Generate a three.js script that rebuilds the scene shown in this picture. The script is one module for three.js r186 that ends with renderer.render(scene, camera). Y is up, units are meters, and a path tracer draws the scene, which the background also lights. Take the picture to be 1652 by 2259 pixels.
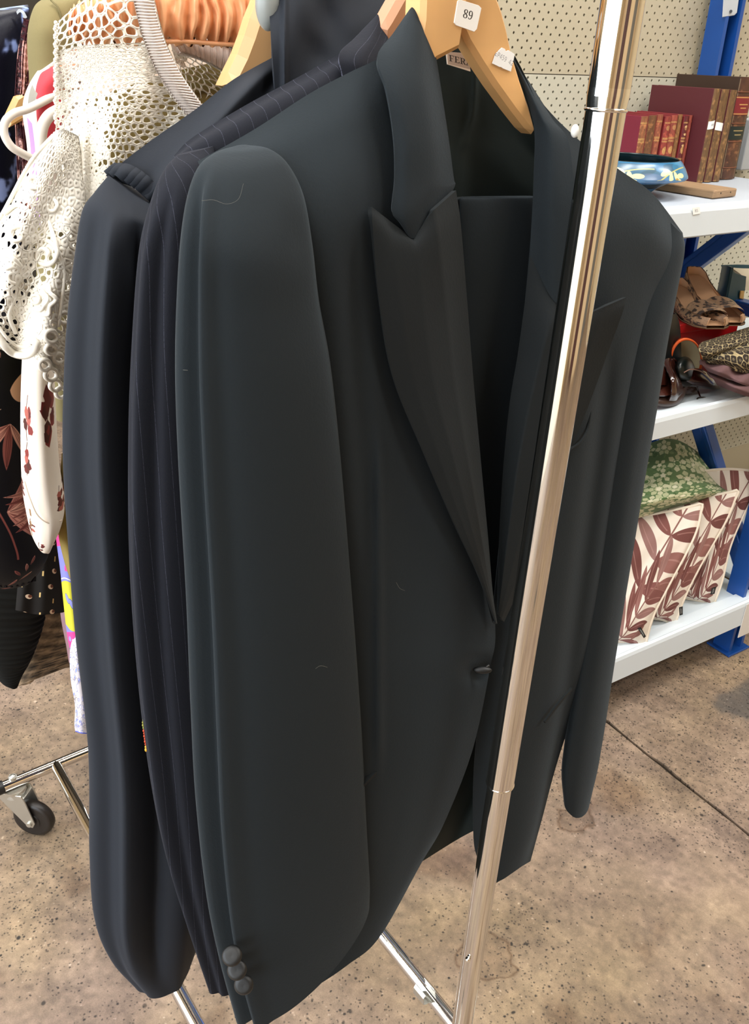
import * as THREE from 'three';
import { mergeGeometries, mergeVertices } from 'three/addons/utils/BufferGeometryUtils.js';
import { RoundedBoxGeometry } from 'three/addons/geometries/RoundedBoxGeometry.js';
import { RectAreaLightUniformsLib } from 'three/addons/lights/RectAreaLightUniformsLib.js';

// ---------- camera, sky, lights, exposure ----------
const V = (x, y, z) => new THREE.Vector3(x, y, z);
const scene = new THREE.Scene();
const IW = 1652, IH = 2259, FPX = 1950, CX = IW / 2, CY = IH / 2;
const camera = new THREE.PerspectiveCamera(2 * Math.atan(CY / FPX) * 180 / Math.PI, IW / IH, 0.02, 60);
camera.rotation.order = 'YXZ';
camera.position.set(0, 1.32, 0);
camera.rotation.set(-27.5 * Math.PI / 180, 0, 0.0383);
camera.updateMatrixWorld(true);
const renderer = new THREE.WebGLRenderer({ antialias: true });
renderer.toneMapping = THREE.LinearToneMapping;
renderer.toneMappingExposure = 1.0;
renderer.shadowMap.enabled = true;
renderer.shadowMap.type = THREE.PCFSoftShadowMap;
RectAreaLightUniformsLib.init();
scene.background = new THREE.Color().setRGB(0.86, 0.93, 1.0);
scene.backgroundIntensity = 5.6;                    // overcast sky seen through the roller doors
const LIGHTS = { tube: 26, tubeColor: [1.0, 0.975, 0.94] };

// shop axes: S runs along the shelving to the right, M points from the shelving to the camera side
const P0 = V(0.541, 0, -1.578), S = V(0.833, 0, -0.553).normalize(), M = V(-S.z, 0, S.x);
const A = (a, h, m) => V(P0.x + S.x * a + M.x * m, h, P0.z + S.z * a + M.z * m);
const SHELF_TURN = Math.atan2(-S.z, S.x);
const TUBES = [[-2.3, 1.2], [-2.3, -1.2], [-0.95, 0.3], [0.3, 0.7], [0.1, 2.3], [1.7, 1.2], [-0.6, -2.2], [1.7, -1.8]];
for (const [a, m] of TUBES) {
  const l = new THREE.RectAreaLight(new THREE.Color().setRGB(...LIGHTS.tubeColor), LIGHTS.tube, 1.2, 0.3);
  l.position.copy(A(a, 3.11, m)); l.rotation.set(-Math.PI / 2, 0, SHELF_TURN);
  l.name = 'ceiling_light_glow'; scene.add(l);
}

// ---------- helpers ----------
const org = new WeakMap(), used = {};
function numbered(n) { const k = used[n] = (used[n] ?? -1) + 1; return k ? n + '_' + String(k).padStart(3, '0') : n; }
function shadows(o) { o.castShadow = true; o.receiveShadow = true; return o; }
function thing(name, label, category, pos, group) {
  const o = new THREE.Group(); o.name = numbered(name); o.position.copy(pos); o.userData = { label, category };
  if (group) o.userData.group = group;
  org.set(o, pos.clone()); scene.add(o); return o;
}
function structure(name, pos = V(0, 0, 0)) {
  const o = new THREE.Group(); o.name = name; o.position.copy(pos); o.userData = { kind: 'structure' }; org.set(o, pos.clone()); scene.add(o); return o;
}
function part(name, geo, mat, parent, label) {      // geometry given in world coordinates
  const o = org.get(parent);
  geo = Array.isArray(geo) ? mergeGeometries(geo.map((g) => { g = g.index ? g.toNonIndexed() : g; for (const k of Object.keys(g.attributes)) if (!['position', 'normal', 'uv'].includes(k)) g.deleteAttribute(k); return g; })) : geo;
  geo.translate(-o.x, -o.y, -o.z);
  const m = shadows(new THREE.Mesh(geo, mat)); m.name = numbered(name); if (label) m.userData.label = label;
  parent.add(m); org.set(m, o); return m;
}
let seed = 12345;
const rnd = () => { seed = (seed * 1664525 + 1013904223) >>> 0; return seed / 4294967296; };
const hash = (x, y) => { let h = (x * 374761393 + y * 668265263) | 0; h = Math.imul(h ^ (h >>> 13), 1274126177); return ((h ^ (h >>> 16)) >>> 0) / 4294967296; };
function vnoise(x, y) { const i = Math.floor(x), j = Math.floor(y), f = x - i, g = y - j, u = f * f * (3 - 2 * f), v = g * g * (3 - 2 * g); return (hash(i, j) * (1 - u) + hash(i + 1, j) * u) * (1 - v) + (hash(i, j + 1) * (1 - u) + hash(i + 1, j + 1) * u) * v; }
function fbm(x, y, o = 4) { let s = 0, a = .5, n = 0; for (let k = 0; k < o; k++) { s += a * vnoise(x, y); n += a; a *= .5; x = x * 2.03 + 17.1; y = y * 2.03 + 5.7; } return s / n; }
const smooth = (a, b, x) => { const t = Math.min(1, Math.max(0, (x - a) / (b - a))); return t * t * (3 - 2 * t); };
const gauss = (x, c, w) => Math.exp(-(((x - c) / w) ** 2));
const lerp = (a, b, t) => a + (b - a) * t;

// a photograph pixel to a ray; planes give it its depth
function ray(x, y) { return V((x - CX) / FPX, -(y - CY) / FPX, -1).applyQuaternion(camera.quaternion); }
const EYE = camera.position.clone();
const at = (x, y, z) => ray(x, y).multiplyScalar(z).add(EYE);
function onY(x, y, h) { const d = ray(x, y); return d.multiplyScalar((h - EYE.y) / d.y).add(EYE); }
function plane(C, n) {                                // (x, y, b): pixel x, y on the upright plane through C moved b metres along n
  const f = (x, y, b = 0) => { const d = ray(x, y), k = (C.clone().addScaledVector(n, b).sub(EYE)).dot(n) / d.dot(n); return d.multiplyScalar(k).add(EYE); };
  f.n = n; f.C = C; return f;
}
const RACK_R = V(-0.62, 0, -0.785).normalize(), RACK_F = V(-RACK_R.z, 0, RACK_R.x);   // along the bar / along the feet
const POLE = V(0.12, 0, -0.57);
const HP = (s, ang = 37) => { const r = ang * Math.PI / 180; return plane(POLE.clone().addScaledVector(RACK_R, s), V(Math.sin(r), 0, Math.cos(r))); };
const MP = (m) => plane(A(0, 0, m), M.clone());
const FLAT = (z) => plane(V(0, 0, -z), V(0, 0, 1));

function crs(p, t) {                                   // Catmull-Rom through scalar list
  const n = p.length - 1, x = Math.min(n - 1e-6, Math.max(0, t * n)), i = Math.floor(x), f = x - i;
  const b = p[i], c = p[i + 1], a = i ? p[i - 1] : 2 * b - c, d = i + 2 <= n ? p[i + 2] : 2 * c - b;
  return .5 * (2 * b + (c - a) * f + (2 * a - 5 * b + 4 * c - d) * f * f + (3 * b - a - 3 * c + d) * f * f * f);
}
const lin = (p, t) => { const n = p.length - 1, x = Math.min(n - 1e-6, Math.max(0, t * n)), i = Math.floor(x); return lerp(p[i], p[i + 1], x - i); };
function gridGeo(P, uv, flip) {                        // P[i][j] world points
  const R = P.length, C = P[0].length, pos = [], tex = [], idx = [];
  for (let i = 0; i < R; i++) for (let j = 0; j < C; j++) { pos.push(P[i][j].x, P[i][j].y, P[i][j].z); tex.push(...uv[i][j]); }
  for (let i = 0; i < R - 1; i++) for (let j = 0; j < C - 1; j++) { const a = i * C + j, b = a + C; flip ? idx.push(a, a + 1, b, a + 1, b + 1, b) : idx.push(a, b, a + 1, a + 1, b, b + 1); }
  const g = new THREE.BufferGeometry(); g.setAttribute('position', new THREE.Float32BufferAttribute(pos, 3)); g.setAttribute('uv', new THREE.Float32BufferAttribute(tex, 2)); g.setIndex(idx); g.computeVertexNormals(); return g;
}
// cloth: rows of [x, y, b] from top to bottom, each from left to right; a shell with thickness
function sheet(rows, f, { nu = 40, nv = 60, th = .0025, fold, uvs = 1, unitUV, sharp, sharpV } = {}) {
  const P = [], U = [], iu = sharp ? lin : crs, iv = sharpV ? lin : crs;
  for (let i = 0; i <= nv; i++) {
    const v = i / nv, r = [], t = [];
    const col = rows[0].map((_, j) => [0, 1, 2].map((k) => iv(rows.map((q) => q[j][k] ?? 0), v)));
    for (let j = 0; j <= nu; j++) { const u = j / nu, q = [0, 1, 2].map((k) => iu(col.map((c) => c[k]), u)); if (fold) q[2] += fold(u, v, q[0], q[1]); r.push(f(q[0], q[1], q[2])); }
    P.push(r);
  }
  let hv = 0;
  const mid = nu >> 1;
  for (let i = 0; i <= nv; i++) { if (i) hv += P[i][mid].distanceTo(P[i - 1][mid]); let w = 0; const t = []; for (let j = 0; j <= nu; j++) { if (j) w += P[i][j].distanceTo(P[i][j - 1]); t.push(unitUV ? [j / nu, 1 - i / nv] : [w * uvs, -hv * uvs]); } U.push(t); }
  const front = gridGeo(P, U), N = front.attributes.normal;
  const B = P.map((r, i) => r.map((p, j) => { const k = i * (nu + 1) + j; return p.clone().addScaledVector(V(N.getX(k), N.getY(k), N.getZ(k)), -th); }));
  const back = gridGeo(B, U, true), rim = [];
  const edge = (list) => { const a = list.map(([i, j]) => P[i][j]), b = list.map(([i, j]) => B[i][j]), t = list.map(([i, j]) => U[i][j]); rim.push(gridGeo([a, b], [t, t], true)); };
  const I = [...Array(nv + 1).keys()], J = [...Array(nu + 1).keys()];
  edge(J.map((j) => [0, j])); edge(J.map((j) => [nv, nu - j])); edge(I.map((i) => [nv - i, 0])); edge(I.map((i) => [i, nu]));
  return mergeGeometries([front, back, ...rim]);
}
// sleeve / tube: rows of [xl, yl, xr, yr, b, th]
function tube(rows, f, { nphi = 72, nv = 90, fold, uvs = 1, hem = true, capTop = true, capEnd = false, unitUV, pow = 1 } = {}) {
  const P = [], U = []; let hv = 0, prev;
  const get = (v) => [0, 1, 2, 3, 4, 5].map((k) => crs(rows.map((r) => r[k]), v));
  const ring = (v, s = 1) => {
    const [xl, yl, xr, yr, b, th] = get(v), L = f(xl, yl, b), R = f(xr, yr, b), c = L.clone().add(R).multiplyScalar(.5), a = R.clone().sub(L).multiplyScalar(.5);
    const d = ray((xl + xr) / 2, (yl + yr) / 2); d.y = 0; d.normalize();
    const out = [];
    for (let j = 0; j <= nphi; j++) {
      const ph = j / nphi * Math.PI * 2, k = s * (1 + (fold ? fold(ph, v) : 0)), cp = Math.cos(ph), sp = Math.sin(ph);
      const e = pow === 1 ? 1 : Math.pow(Math.abs(cp) ** (2 * pow) + Math.abs(sp) ** (2 * pow), -1 / (2 * pow));
      out.push(c.clone().addScaledVector(a, cp * k * e).addScaledVector(d, -sp * Math.max(.0005, th) * k * e));
    }
    return { out, c };
  };
  for (let i = 0; i <= nv; i++) {
    const { out, c } = ring(i / nv); if (prev) hv += c.distanceTo(prev); prev = c; P.push(out);
    let w = 0; U.push(out.map((p, j) => { if (j) w += p.distanceTo(out[j - 1]); return unitUV ? [j / nphi, 1 - i / nv] : [w * uvs, -hv * uvs]; }));
  }
  const G = [gridGeo(P, U, true)];
  const closeRing = (r, c, flip) => G.push(gridGeo([r, r.map(() => c.clone())], [r.map(() => [0, 0]), r.map(() => [.01, .01])], flip));
  if (capTop) { const t = ring(0); closeRing(t.out, t.c, false); }
  if (hem) { const e = ring(1), e2 = ring(1, .93), e3 = ring(1 - .06, .9), e4 = ring(1 - .1, .88); G.push(gridGeo([e.out, e2.out, e3.out, e4.out], [0, .01, .03, .05].map((q) => e.out.map((_, j) => [j * .003, q])), true)); closeRing(e4.out, e4.c, true); }
  else if (capEnd) { const e = ring(1); closeRing(e.out, e.c, true); }
  return mergeGeometries(G);
}
// solid slab with a bevelled outline drawn at pixels on plane f, thickness th along -n
function slab(poly, f, b, th, { bev = .0012, rows } = {}) {
  if (THREE.ShapeUtils.area(poly.map(([x, y]) => new THREE.Vector2(x, -y))) < 0) poly = poly.slice().reverse();
  const n = poly.length, c2 = poly.map(([x, y]) => new THREE.Vector2(x, -y));
  const B = poly.map(([x, y, q]) => f(x, y, b + (q ?? 0)));
  const inn = B.map((p, i) => { const e1 = p.clone().sub(B[(i + n - 1) % n]).normalize(), e2 = B[(i + 1) % n].clone().sub(p).normalize(); const t = e1.add(e2).normalize(); return p.clone().addScaledVector(f.n.clone().cross(t), bev); });
  const loops = [inn, B.map((p) => p.clone().addScaledVector(f.n, -bev)), B.map((p) => p.clone().addScaledVector(f.n, -th + bev)), inn.map((p) => p.clone().addScaledVector(f.n, -th))];
  const tri = THREE.ShapeUtils.triangulateShape(c2, []), pos = [], uv = [];
  const ax = V(f.n.z, 0, -f.n.x), put = (p) => { pos.push(p.x, p.y, p.z); uv.push(p.dot(ax), p.y); };
  for (const [i, j, k] of tri) { put(loops[0][i]); put(loops[0][j]); put(loops[0][k]); put(loops[3][i]); put(loops[3][k]); put(loops[3][j]); }
  for (let l = 0; l < 3; l++) for (let i = 0; i < n; i++) { const j = (i + 1) % n, a = loops[l][i], d = loops[l][j], e = loops[l + 1][i], g = loops[l + 1][j]; put(a); put(e); put(d); put(d); put(e); put(g); }
  const G = new THREE.BufferGeometry(); G.setAttribute('position', new THREE.Float32BufferAttribute(pos, 3)); G.setAttribute('uv', new THREE.Float32BufferAttribute(uv, 2)); G.computeVertexNormals(); return G;
}
function cyl(a, b, r, seg = 24, r2 = r, open = false) {
  const d = b.clone().sub(a), g = new THREE.CylinderGeometry(r2, r, d.length(), seg, 1, open);
  g.applyQuaternion(new THREE.Quaternion().setFromUnitVectors(V(0, 1, 0), d.clone().normalize())); g.translate((a.x + b.x) / 2, (a.y + b.y) / 2, (a.z + b.z) / 2); return g;
}
function pathTube(pts, r, seg = 10, n = pts.length * 8, closed = false) { return new THREE.TubeGeometry(new THREE.CatmullRomCurve3(pts, closed), n, r, seg, closed); }
function box(c, sx, sy, sz, turn = SHELF_TURN, r = .002) { const g = new RoundedBoxGeometry(sx, sy, sz, 2, Math.min(r, sx / 3, sy / 3, sz / 3)); g.rotateY(turn); g.translate(c.x, c.y, c.z); return g; }
// box in shop coordinates between two corners
const sbox = (a0, a1, h0, h1, m0, m1, r = .002) => box(A((a0 + a1) / 2, (h0 + h1) / 2, (m0 + m1) / 2), Math.abs(a1 - a0), Math.abs(h1 - h0), Math.abs(m1 - m0), SHELF_TURN, r);
function beam(p, q, w, d, up, r = .004) {              // rounded bar from p to q
  const z = q.clone().sub(p), L = z.length(); z.normalize(); const x = up.clone().cross(z).normalize(), y = z.clone().cross(x);
  const g = new RoundedBoxGeometry(w, d, L, 2, r); g.applyMatrix4(new THREE.Matrix4().makeBasis(x, y, z)); g.translate((p.x + q.x) / 2, (p.y + q.y) / 2, (p.z + q.z) / 2); return g;
}
function ball(c, r, sx = 1, sy = 1, sz = 1, q) { const g = new THREE.SphereGeometry(r, 20, 14); g.scale(sx, sy, sz); if (q) g.applyQuaternion(q); g.translate(c.x, c.y, c.z); return g; }

// ---------- materials ----------
function dataTex(n, fn, srgb = true, w = n) {
  const d = new Uint8Array(w * n * 4);
  for (let j = 0; j < n; j++) for (let i = 0; i < w; i++) { const c = fn(i / w, j / n, i, j), k = (j * w + i) * 4; d[k] = c[0]; d[k + 1] = c[1] ?? c[0]; d[k + 2] = c[2] ?? c[0]; d[k + 3] = 255; }
  const t = new THREE.DataTexture(d, w, n); t.wrapS = t.wrapT = THREE.RepeatWrapping; t.magFilter = THREE.LinearFilter; t.minFilter = THREE.LinearMipmapLinearFilter; t.generateMipmaps = true; if (srgb) t.colorSpace = THREE.SRGBColorSpace; t.needsUpdate = true; return t;
}
function canvasTex(w, h, draw, repeat) {
  const c = document.createElement('canvas'); c.width = w; c.height = h; const g = c.getContext('2d'); draw(g, w, h);
  const t = new THREE.CanvasTexture(c); t.colorSpace = THREE.SRGBColorSpace; if (repeat) t.wrapS = t.wrapT = THREE.RepeatWrapping; return t;
}
const rep = (t, x, y = x) => { const c = t.clone(); c.repeat.set(x, y); c.needsUpdate = true; return c; };
const grainTex = dataTex(256, (u, v, i, j) => { const g = 128 + 60 * (hash(i, j) - .5) + 90 * (fbm(u * 40, v * 40, 3) - .5) + 22 * Math.sin((i + j) * Math.PI / 2); return [g, g, g]; }, false);
const ribTex = dataTex(64, (u, v) => { const g = 128 + 110 * Math.sin(v * Math.PI * 2 * 8) + 30 * (hash((u * 64) | 0, (v * 64) | 0) - .5); return [Math.max(0, Math.min(255, g))]; }, false);
const std = (color, o = {}) => new THREE.MeshStandardMaterial({ color, roughness: .6, metalness: 0, ...o });
function cloth(color, { sheen = .25, sheenColor = 0x8a95a0, rough = .92, bump = .00025, rep: r = 18, map } = {}) {
  return new THREE.MeshPhysicalMaterial({ color, map: map ?? null, roughness: rough, sheen, sheenColor: new THREE.Color(sheenColor), sheenRoughness: .55, bumpMap: rep(grainTex, r), bumpScale: bump, side: THREE.DoubleSide, specularIntensity: .35 });
}
const chrome = new THREE.MeshStandardMaterial({ color: 0xe4e2de, metalness: 1, roughness: .07 });
const zinc = std(0xc9c8c0, { metalness: .9, roughness: .32 });
const blackPlastic = std(0x0c0c0d, { roughness: .45 });

// ---------- the room ----------
const FL = 2.4, FX = -1.25, FZ = -2.5;                  // the floor texture covers FL metres from this corner
const stain = A(0.36, 0, 0.14), ringA = onY(1082, 2118, 0), ringB = onY(1262, 1806, 0);
const concrete = dataTex(2048, (u, v, i, j) => {
  const x = FX + u * FL, z = FZ + v * FL;
  const lo = fbm(x * 3.1 + 9, z * 3.1, 4), mid = fbm(x * 14, z * 14 + 3, 4), hi = fbm(x * 90, z * 90, 3);
  const st = fbm((x * .8 + z * .6) * 5, (x * -.6 + z * .8) * 60, 3);               // trowel streaks
  let r = 152, g = 130, b = 107;
  const k = .86 + .12 * (lo - .3) + .3 * (mid - .5) + .3 * (hi - .5) + .14 * (st - .5) + .12 * (hash(i, j) - .5);
  r *= k; g *= k * (.985 + .03 * mid); b *= k * (.93 + .16 * fbm(x * 5 + 40, z * 5, 3));
  // grey oily patch beside the shelving, ragged at its rim
  const dx = x - stain.x, dz = z - stain.z, along = dx * S.x + dz * S.z, across = dx * M.x + dz * M.z;
  const e = Math.hypot(along / .17, across / .05 + along * 1.2) + 1.6 * (fbm(x * 12, z * 12, 4) - .5);
  const d = smooth(1.15, .75, e) * (.55 + .45 * fbm(x * 30, z * 30, 3));
  r = lerp(r, 70, d * .85); g = lerp(g, 68, d * .85); b = lerp(b, 66, d * .85);
  // brown tide marks of dried water
  for (const [c, R, w] of [[ringA, .042, .0018], [ringB, .03, .002]]) {
    const q = Math.hypot(x - c.x, z - c.z) + .06 * (fbm(x * 22 + c.x, z * 22, 4) - .5);
    const t = gauss(q, R, w * 2) * .32 + (q < R ? .14 : 0); r *= 1 - t * .6; g *= 1 - t * .72; b *= 1 - t * .85;
  }
  // rusty and dark blotches
  const bl = smooth(.6, .78, fbm(x * 6 + 3, z * 6 + 8, 5)) * .5; r *= 1 - bl * .3; g *= 1 - bl * .38; b *= 1 - bl * .46;
  return [r, g, b].map((q) => Math.max(0, Math.min(255, q)));
});
// pits, aggregate and chips as marks in the concrete
{
  const d = concrete.image.data, N = 2048; seed = 77;
  for (let k = 0; k < 90000; k++) {
    const cx = rnd() * N, cy = rnd() * N, dens = fbm(cx / N * 7, cy / N * 7 + 4, 3); if (rnd() > smooth(.22, .6, dens)) continue;
    const big = rnd(), r = big > .994 ? 3.2 : big > .92 ? 1.9 : 1.15, ang = rnd() * 3.14, asp = .45 + rnd() * .55, lightChip = rnd() > .93, dk = .4 + .35 * rnd();
    for (let y = -4; y <= 4; y++) for (let x = -4; x <= 4; x++) {
      const p = x * Math.cos(ang) + y * Math.sin(ang), q = -x * Math.sin(ang) + y * Math.cos(ang), w = Math.hypot(p / r, q / (r * asp)); if (w > 1.3) continue;
      const t = smooth(1.3, .6, w), o = ((((cy + y) | 0) + N) % N * N + (((cx + x) | 0) + N) % N) * 4;
      for (let c = 0; c < 3; c++) d[o + c] = lightChip ? Math.min(255, d[o + c] + 40 * t) : d[o + c] * (1 - t * dk);
    }
  }
}
const concreteBump = rep(grainTex, 12), floorMat = std(0xffffff, { map: concrete, roughness: .62, bumpMap: concreteBump, bumpScale: .0006 });
function floorSlab(pts, y0, y1) {                       // polygon in x,z with thickness; uv by the concrete map
  const sh = pts.map((p) => new THREE.Vector2(p.x, -p.z)); if (THREE.ShapeUtils.area(sh) < 0) { sh.reverse(); }
  const g = new THREE.ExtrudeGeometry(new THREE.Shape(sh), { depth: y1 - y0, bevelEnabled: false }); g.rotateX(-Math.PI / 2); g.translate(0, y0, 0);
  const p = g.attributes.position, uv = []; for (let i = 0; i < p.count; i++) uv.push((p.getX(i) - FX) / FL, (p.getZ(i) - FZ) / FL); g.setAttribute('uv', new THREE.Float32BufferAttribute(uv, 2)); return g;
}
const R0 = -3.2, R1 = 3, M0 = -3.5, M1 = 4, HT = 3.2;
{
  const fl = structure('floor'); seed = 5;
  const jl = [], jr = []; for (let k = 0; k <= 200; k++) { const m = lerp(M0, M1, k / 200), w = .0022 + .0035 * rnd(), o = .004 * (rnd() - .5); jl.push(A(-.012 + o - w, 0, m)); jr.push(A(-.012 + o + w, 0, m)); }
  part('slab', floorSlab([A(R0, 0, M0), ...jl, A(R0, 0, M1)], -.14, 0), floorMat, fl);
  part('slab', floorSlab([...jr, A(R1, 0, M1), A(R1, 0, M0)], -.14, 0), floorMat, fl);
  part('joint_filler', sbox(-.05, .03, -.14, -.006, M0, M1), std(0x3a2f22, { roughness: .95, bumpMap: rep(grainTex, 30), bumpScale: .002 }), fl);
  const darkWall = std(0x38332b, { roughness: .9, bumpMap: rep(grainTex, 3), bumpScale: .001 }), cream = std(0xc9b48f, { roughness: .85, bumpMap: rep(grainTex, 3), bumpScale: .001 });
  const wb = structure('wall_back'); part('wall_panel', sbox(R0 - .15, R1 + .15, 0, HT, M0 - .15, M0), darkWall, wb);
  const wr = structure('wall_right'); part('wall_panel', sbox(R1, R1 + .15, 0, HT, M0, M1), cream, wr);
  // left wall with a wide roller-door opening
  const wl = structure('wall_left');
  part('wall_panel', [sbox(R0 - .15, R0, 0, HT, M0, -1.6), sbox(R0 - .15, R0, 0, HT, 2.6, M1), sbox(R0 - .15, R0, 2.75, HT, -1.6, 2.6)], cream, wl);
  const wf = structure('wall_front');
  part('wall_panel', sbox(R0 - .15, R1 + .15, 0, HT, M1, M1 + .15), std(0xd0b48c, { roughness: .8, bumpMap: rep(grainTex, 3), bumpScale: .001 }), wf);
  const d1 = structure('door_1', A(-1.5, 1, M1)); part('door_panel', sbox(-1.95, -1.1, 0, 2.1, M1 - .05, M1 - .002, .006), std(0x4d2a20, { roughness: .5 }), d1); part('door_frame', [sbox(-2.05, -1.95, 0, 2.2, M1 - .07, M1 - .002), sbox(-1.1, -1, 0, 2.2, M1 - .07, M1 - .002), sbox(-1.95, -1.1, 2.1, 2.2, M1 - .07, M1 - .002)], std(0x3a2018, { roughness: .5 }), d1);
  const d2 = structure('door_2', A(1, 1, M1)); part('door_panel', sbox(.35, 1.75, 0, 2.5, M1 - .05, M1 - .002, .006), std(0x6f6a62, { roughness: .4 }), d2);
  const ce = structure('ceiling'); part('ceiling_panel', sbox(R0 - .15, R1 + .15, HT, HT + .12, M0 - .15, M1 + .15), std(0xcfcabf, { roughness: .9 }), ce);
  const gr = structure('ground'); part('apron', [sbox(-16, R0 - .15, -.2, -.02, -9, 12), sbox(R0 - .15, 16, -.2, -.02, M1 + .15, 14)], std(0xa79c8c, { roughness: .95 }), gr);
}
const glow = new THREE.MeshStandardMaterial({ color: 0xffffff, emissive: new THREE.Color().setRGB(...LIGHTS.tubeColor), emissiveIntensity: 6, roughness: .5 });
for (const [a, m] of TUBES) {
  const t = thing('ceiling_light', 'long white fluorescent ceiling fitting with a glowing diffuser', 'light', A(a, HT, m), 'fluorescent ceiling fittings');
  part('housing', sbox(a - .64, a + .64, 3.14, HT, m - .18, m + .18, .01), std(0xeeeeea), t);
  part('diffuser', sbox(a - .6, a + .6, 3.12, 3.14, m - .15, m + .15, .004), glow, t);
}

// ---------- pegboard partition behind the shelving ----------
{
  const wp = structure('wall_partition', A(0, 0, -.46));
  const backM = std(0x7a6650, { roughness: 1 });
  const mats = [std(0xb3a990, { roughness: .72, bumpMap: rep(grainTex, 4), bumpScale: .0004 }), std(0xbab6a3, { roughness: .72, bumpMap: rep(grainTex, 4), bumpScale: .0004 })];
  const DX = .0235, DY = .0124, RH = .0027, TH = .004;
  function peg(a0, nc, h0, nr) {
    const pos = [], nor = [], uv = [];
    const push = (p, n, u) => { pos.push(p.x, p.y, p.z); nor.push(n.x, n.y, n.z); uv.push(...u); };
    for (let r = 0; r < nr; r++) for (let c = 0; c < nc; c++) {
      const x0 = a0 + (c + (r & 1) * .5) * DX, y0 = h0 + r * DY, cx = x0 + DX / 2, cy = y0 + DY / 2;
      const O = [[DX / 2, 0], [DX / 2, DY / 2], [0, DY / 2], [-DX / 2, DY / 2], [-DX / 2, 0], [-DX / 2, -DY / 2], [0, -DY / 2], [DX / 2, -DY / 2]];
      for (let k = 0; k < 8; k++) {
        const l = (k + 1) % 8, a1 = k * Math.PI / 4, a2 = l * Math.PI / 4;
        const q = [[cx + O[k][0], cy + O[k][1], 0], [cx + O[l][0], cy + O[l][1], 0], [cx + RH * Math.cos(a1), cy + RH * Math.sin(a1), 0], [cx + RH * Math.cos(a2), cy + RH * Math.sin(a2), 0], [cx + RH * Math.cos(a1), cy + RH * Math.sin(a1), -TH], [cx + RH * Math.cos(a2), cy + RH * Math.sin(a2), -TH]];
        const w = q.map(([a, h, d]) => A(a, h, -.45 + d)), t = q.map(([a, h]) => [a, h]);
        for (const [i, j, e] of [[0, 1, 2], [1, 3, 2]]) for (const z of [i, j, e]) push(w[z], M, t[z]);
        const nn = S.clone().multiplyScalar(-Math.cos(a1)).add(V(0, -Math.sin(a1), 0));
        for (const [i, j, e] of [[2, 3, 4], [3, 5, 4]]) for (const z of [i, j, e]) push(w[z], nn, t[z]);
      }
    }
    const g = new THREE.BufferGeometry(); g.setAttribute('position', new THREE.Float32BufferAttribute(pos, 3)); g.setAttribute('normal', new THREE.Float32BufferAttribute(nor, 3)); g.setAttribute('uv', new THREE.Float32BufferAttribute(uv, 2)); return g;
  }
  part('pegboard_panel', peg(-.24, 66, 1.2925, 46), mats[0], wp, 'darker beige upper pegboard panel');
  part('pegboard_panel', peg(-.24, 66, 1.2925 - 80 * DY - .0015, 80), mats[1], wp, 'pale lower pegboard panel');
  part('panel_frame', [sbox(-.6, -.236, .1, 2.3, -.456, -.45), sbox(-.6, 1.4, 1.2925 + 46 * DY, 2.3, -.456, -.45), sbox(-.6, 1.4, .1, .2995, -.456, -.45), sbox(-.6, -.59, .1, 2.3, -.475, -.456), sbox(1.39, 1.4, .1, 2.3, -.475, -.456), sbox(-.6, 1.4, 2.29, 2.3, -.475, -.456)], mats[0], wp);
  part('backing_board', sbox(-.6, 1.4, .1, 2.3, -.5, -.475), backM, wp);
}

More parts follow.
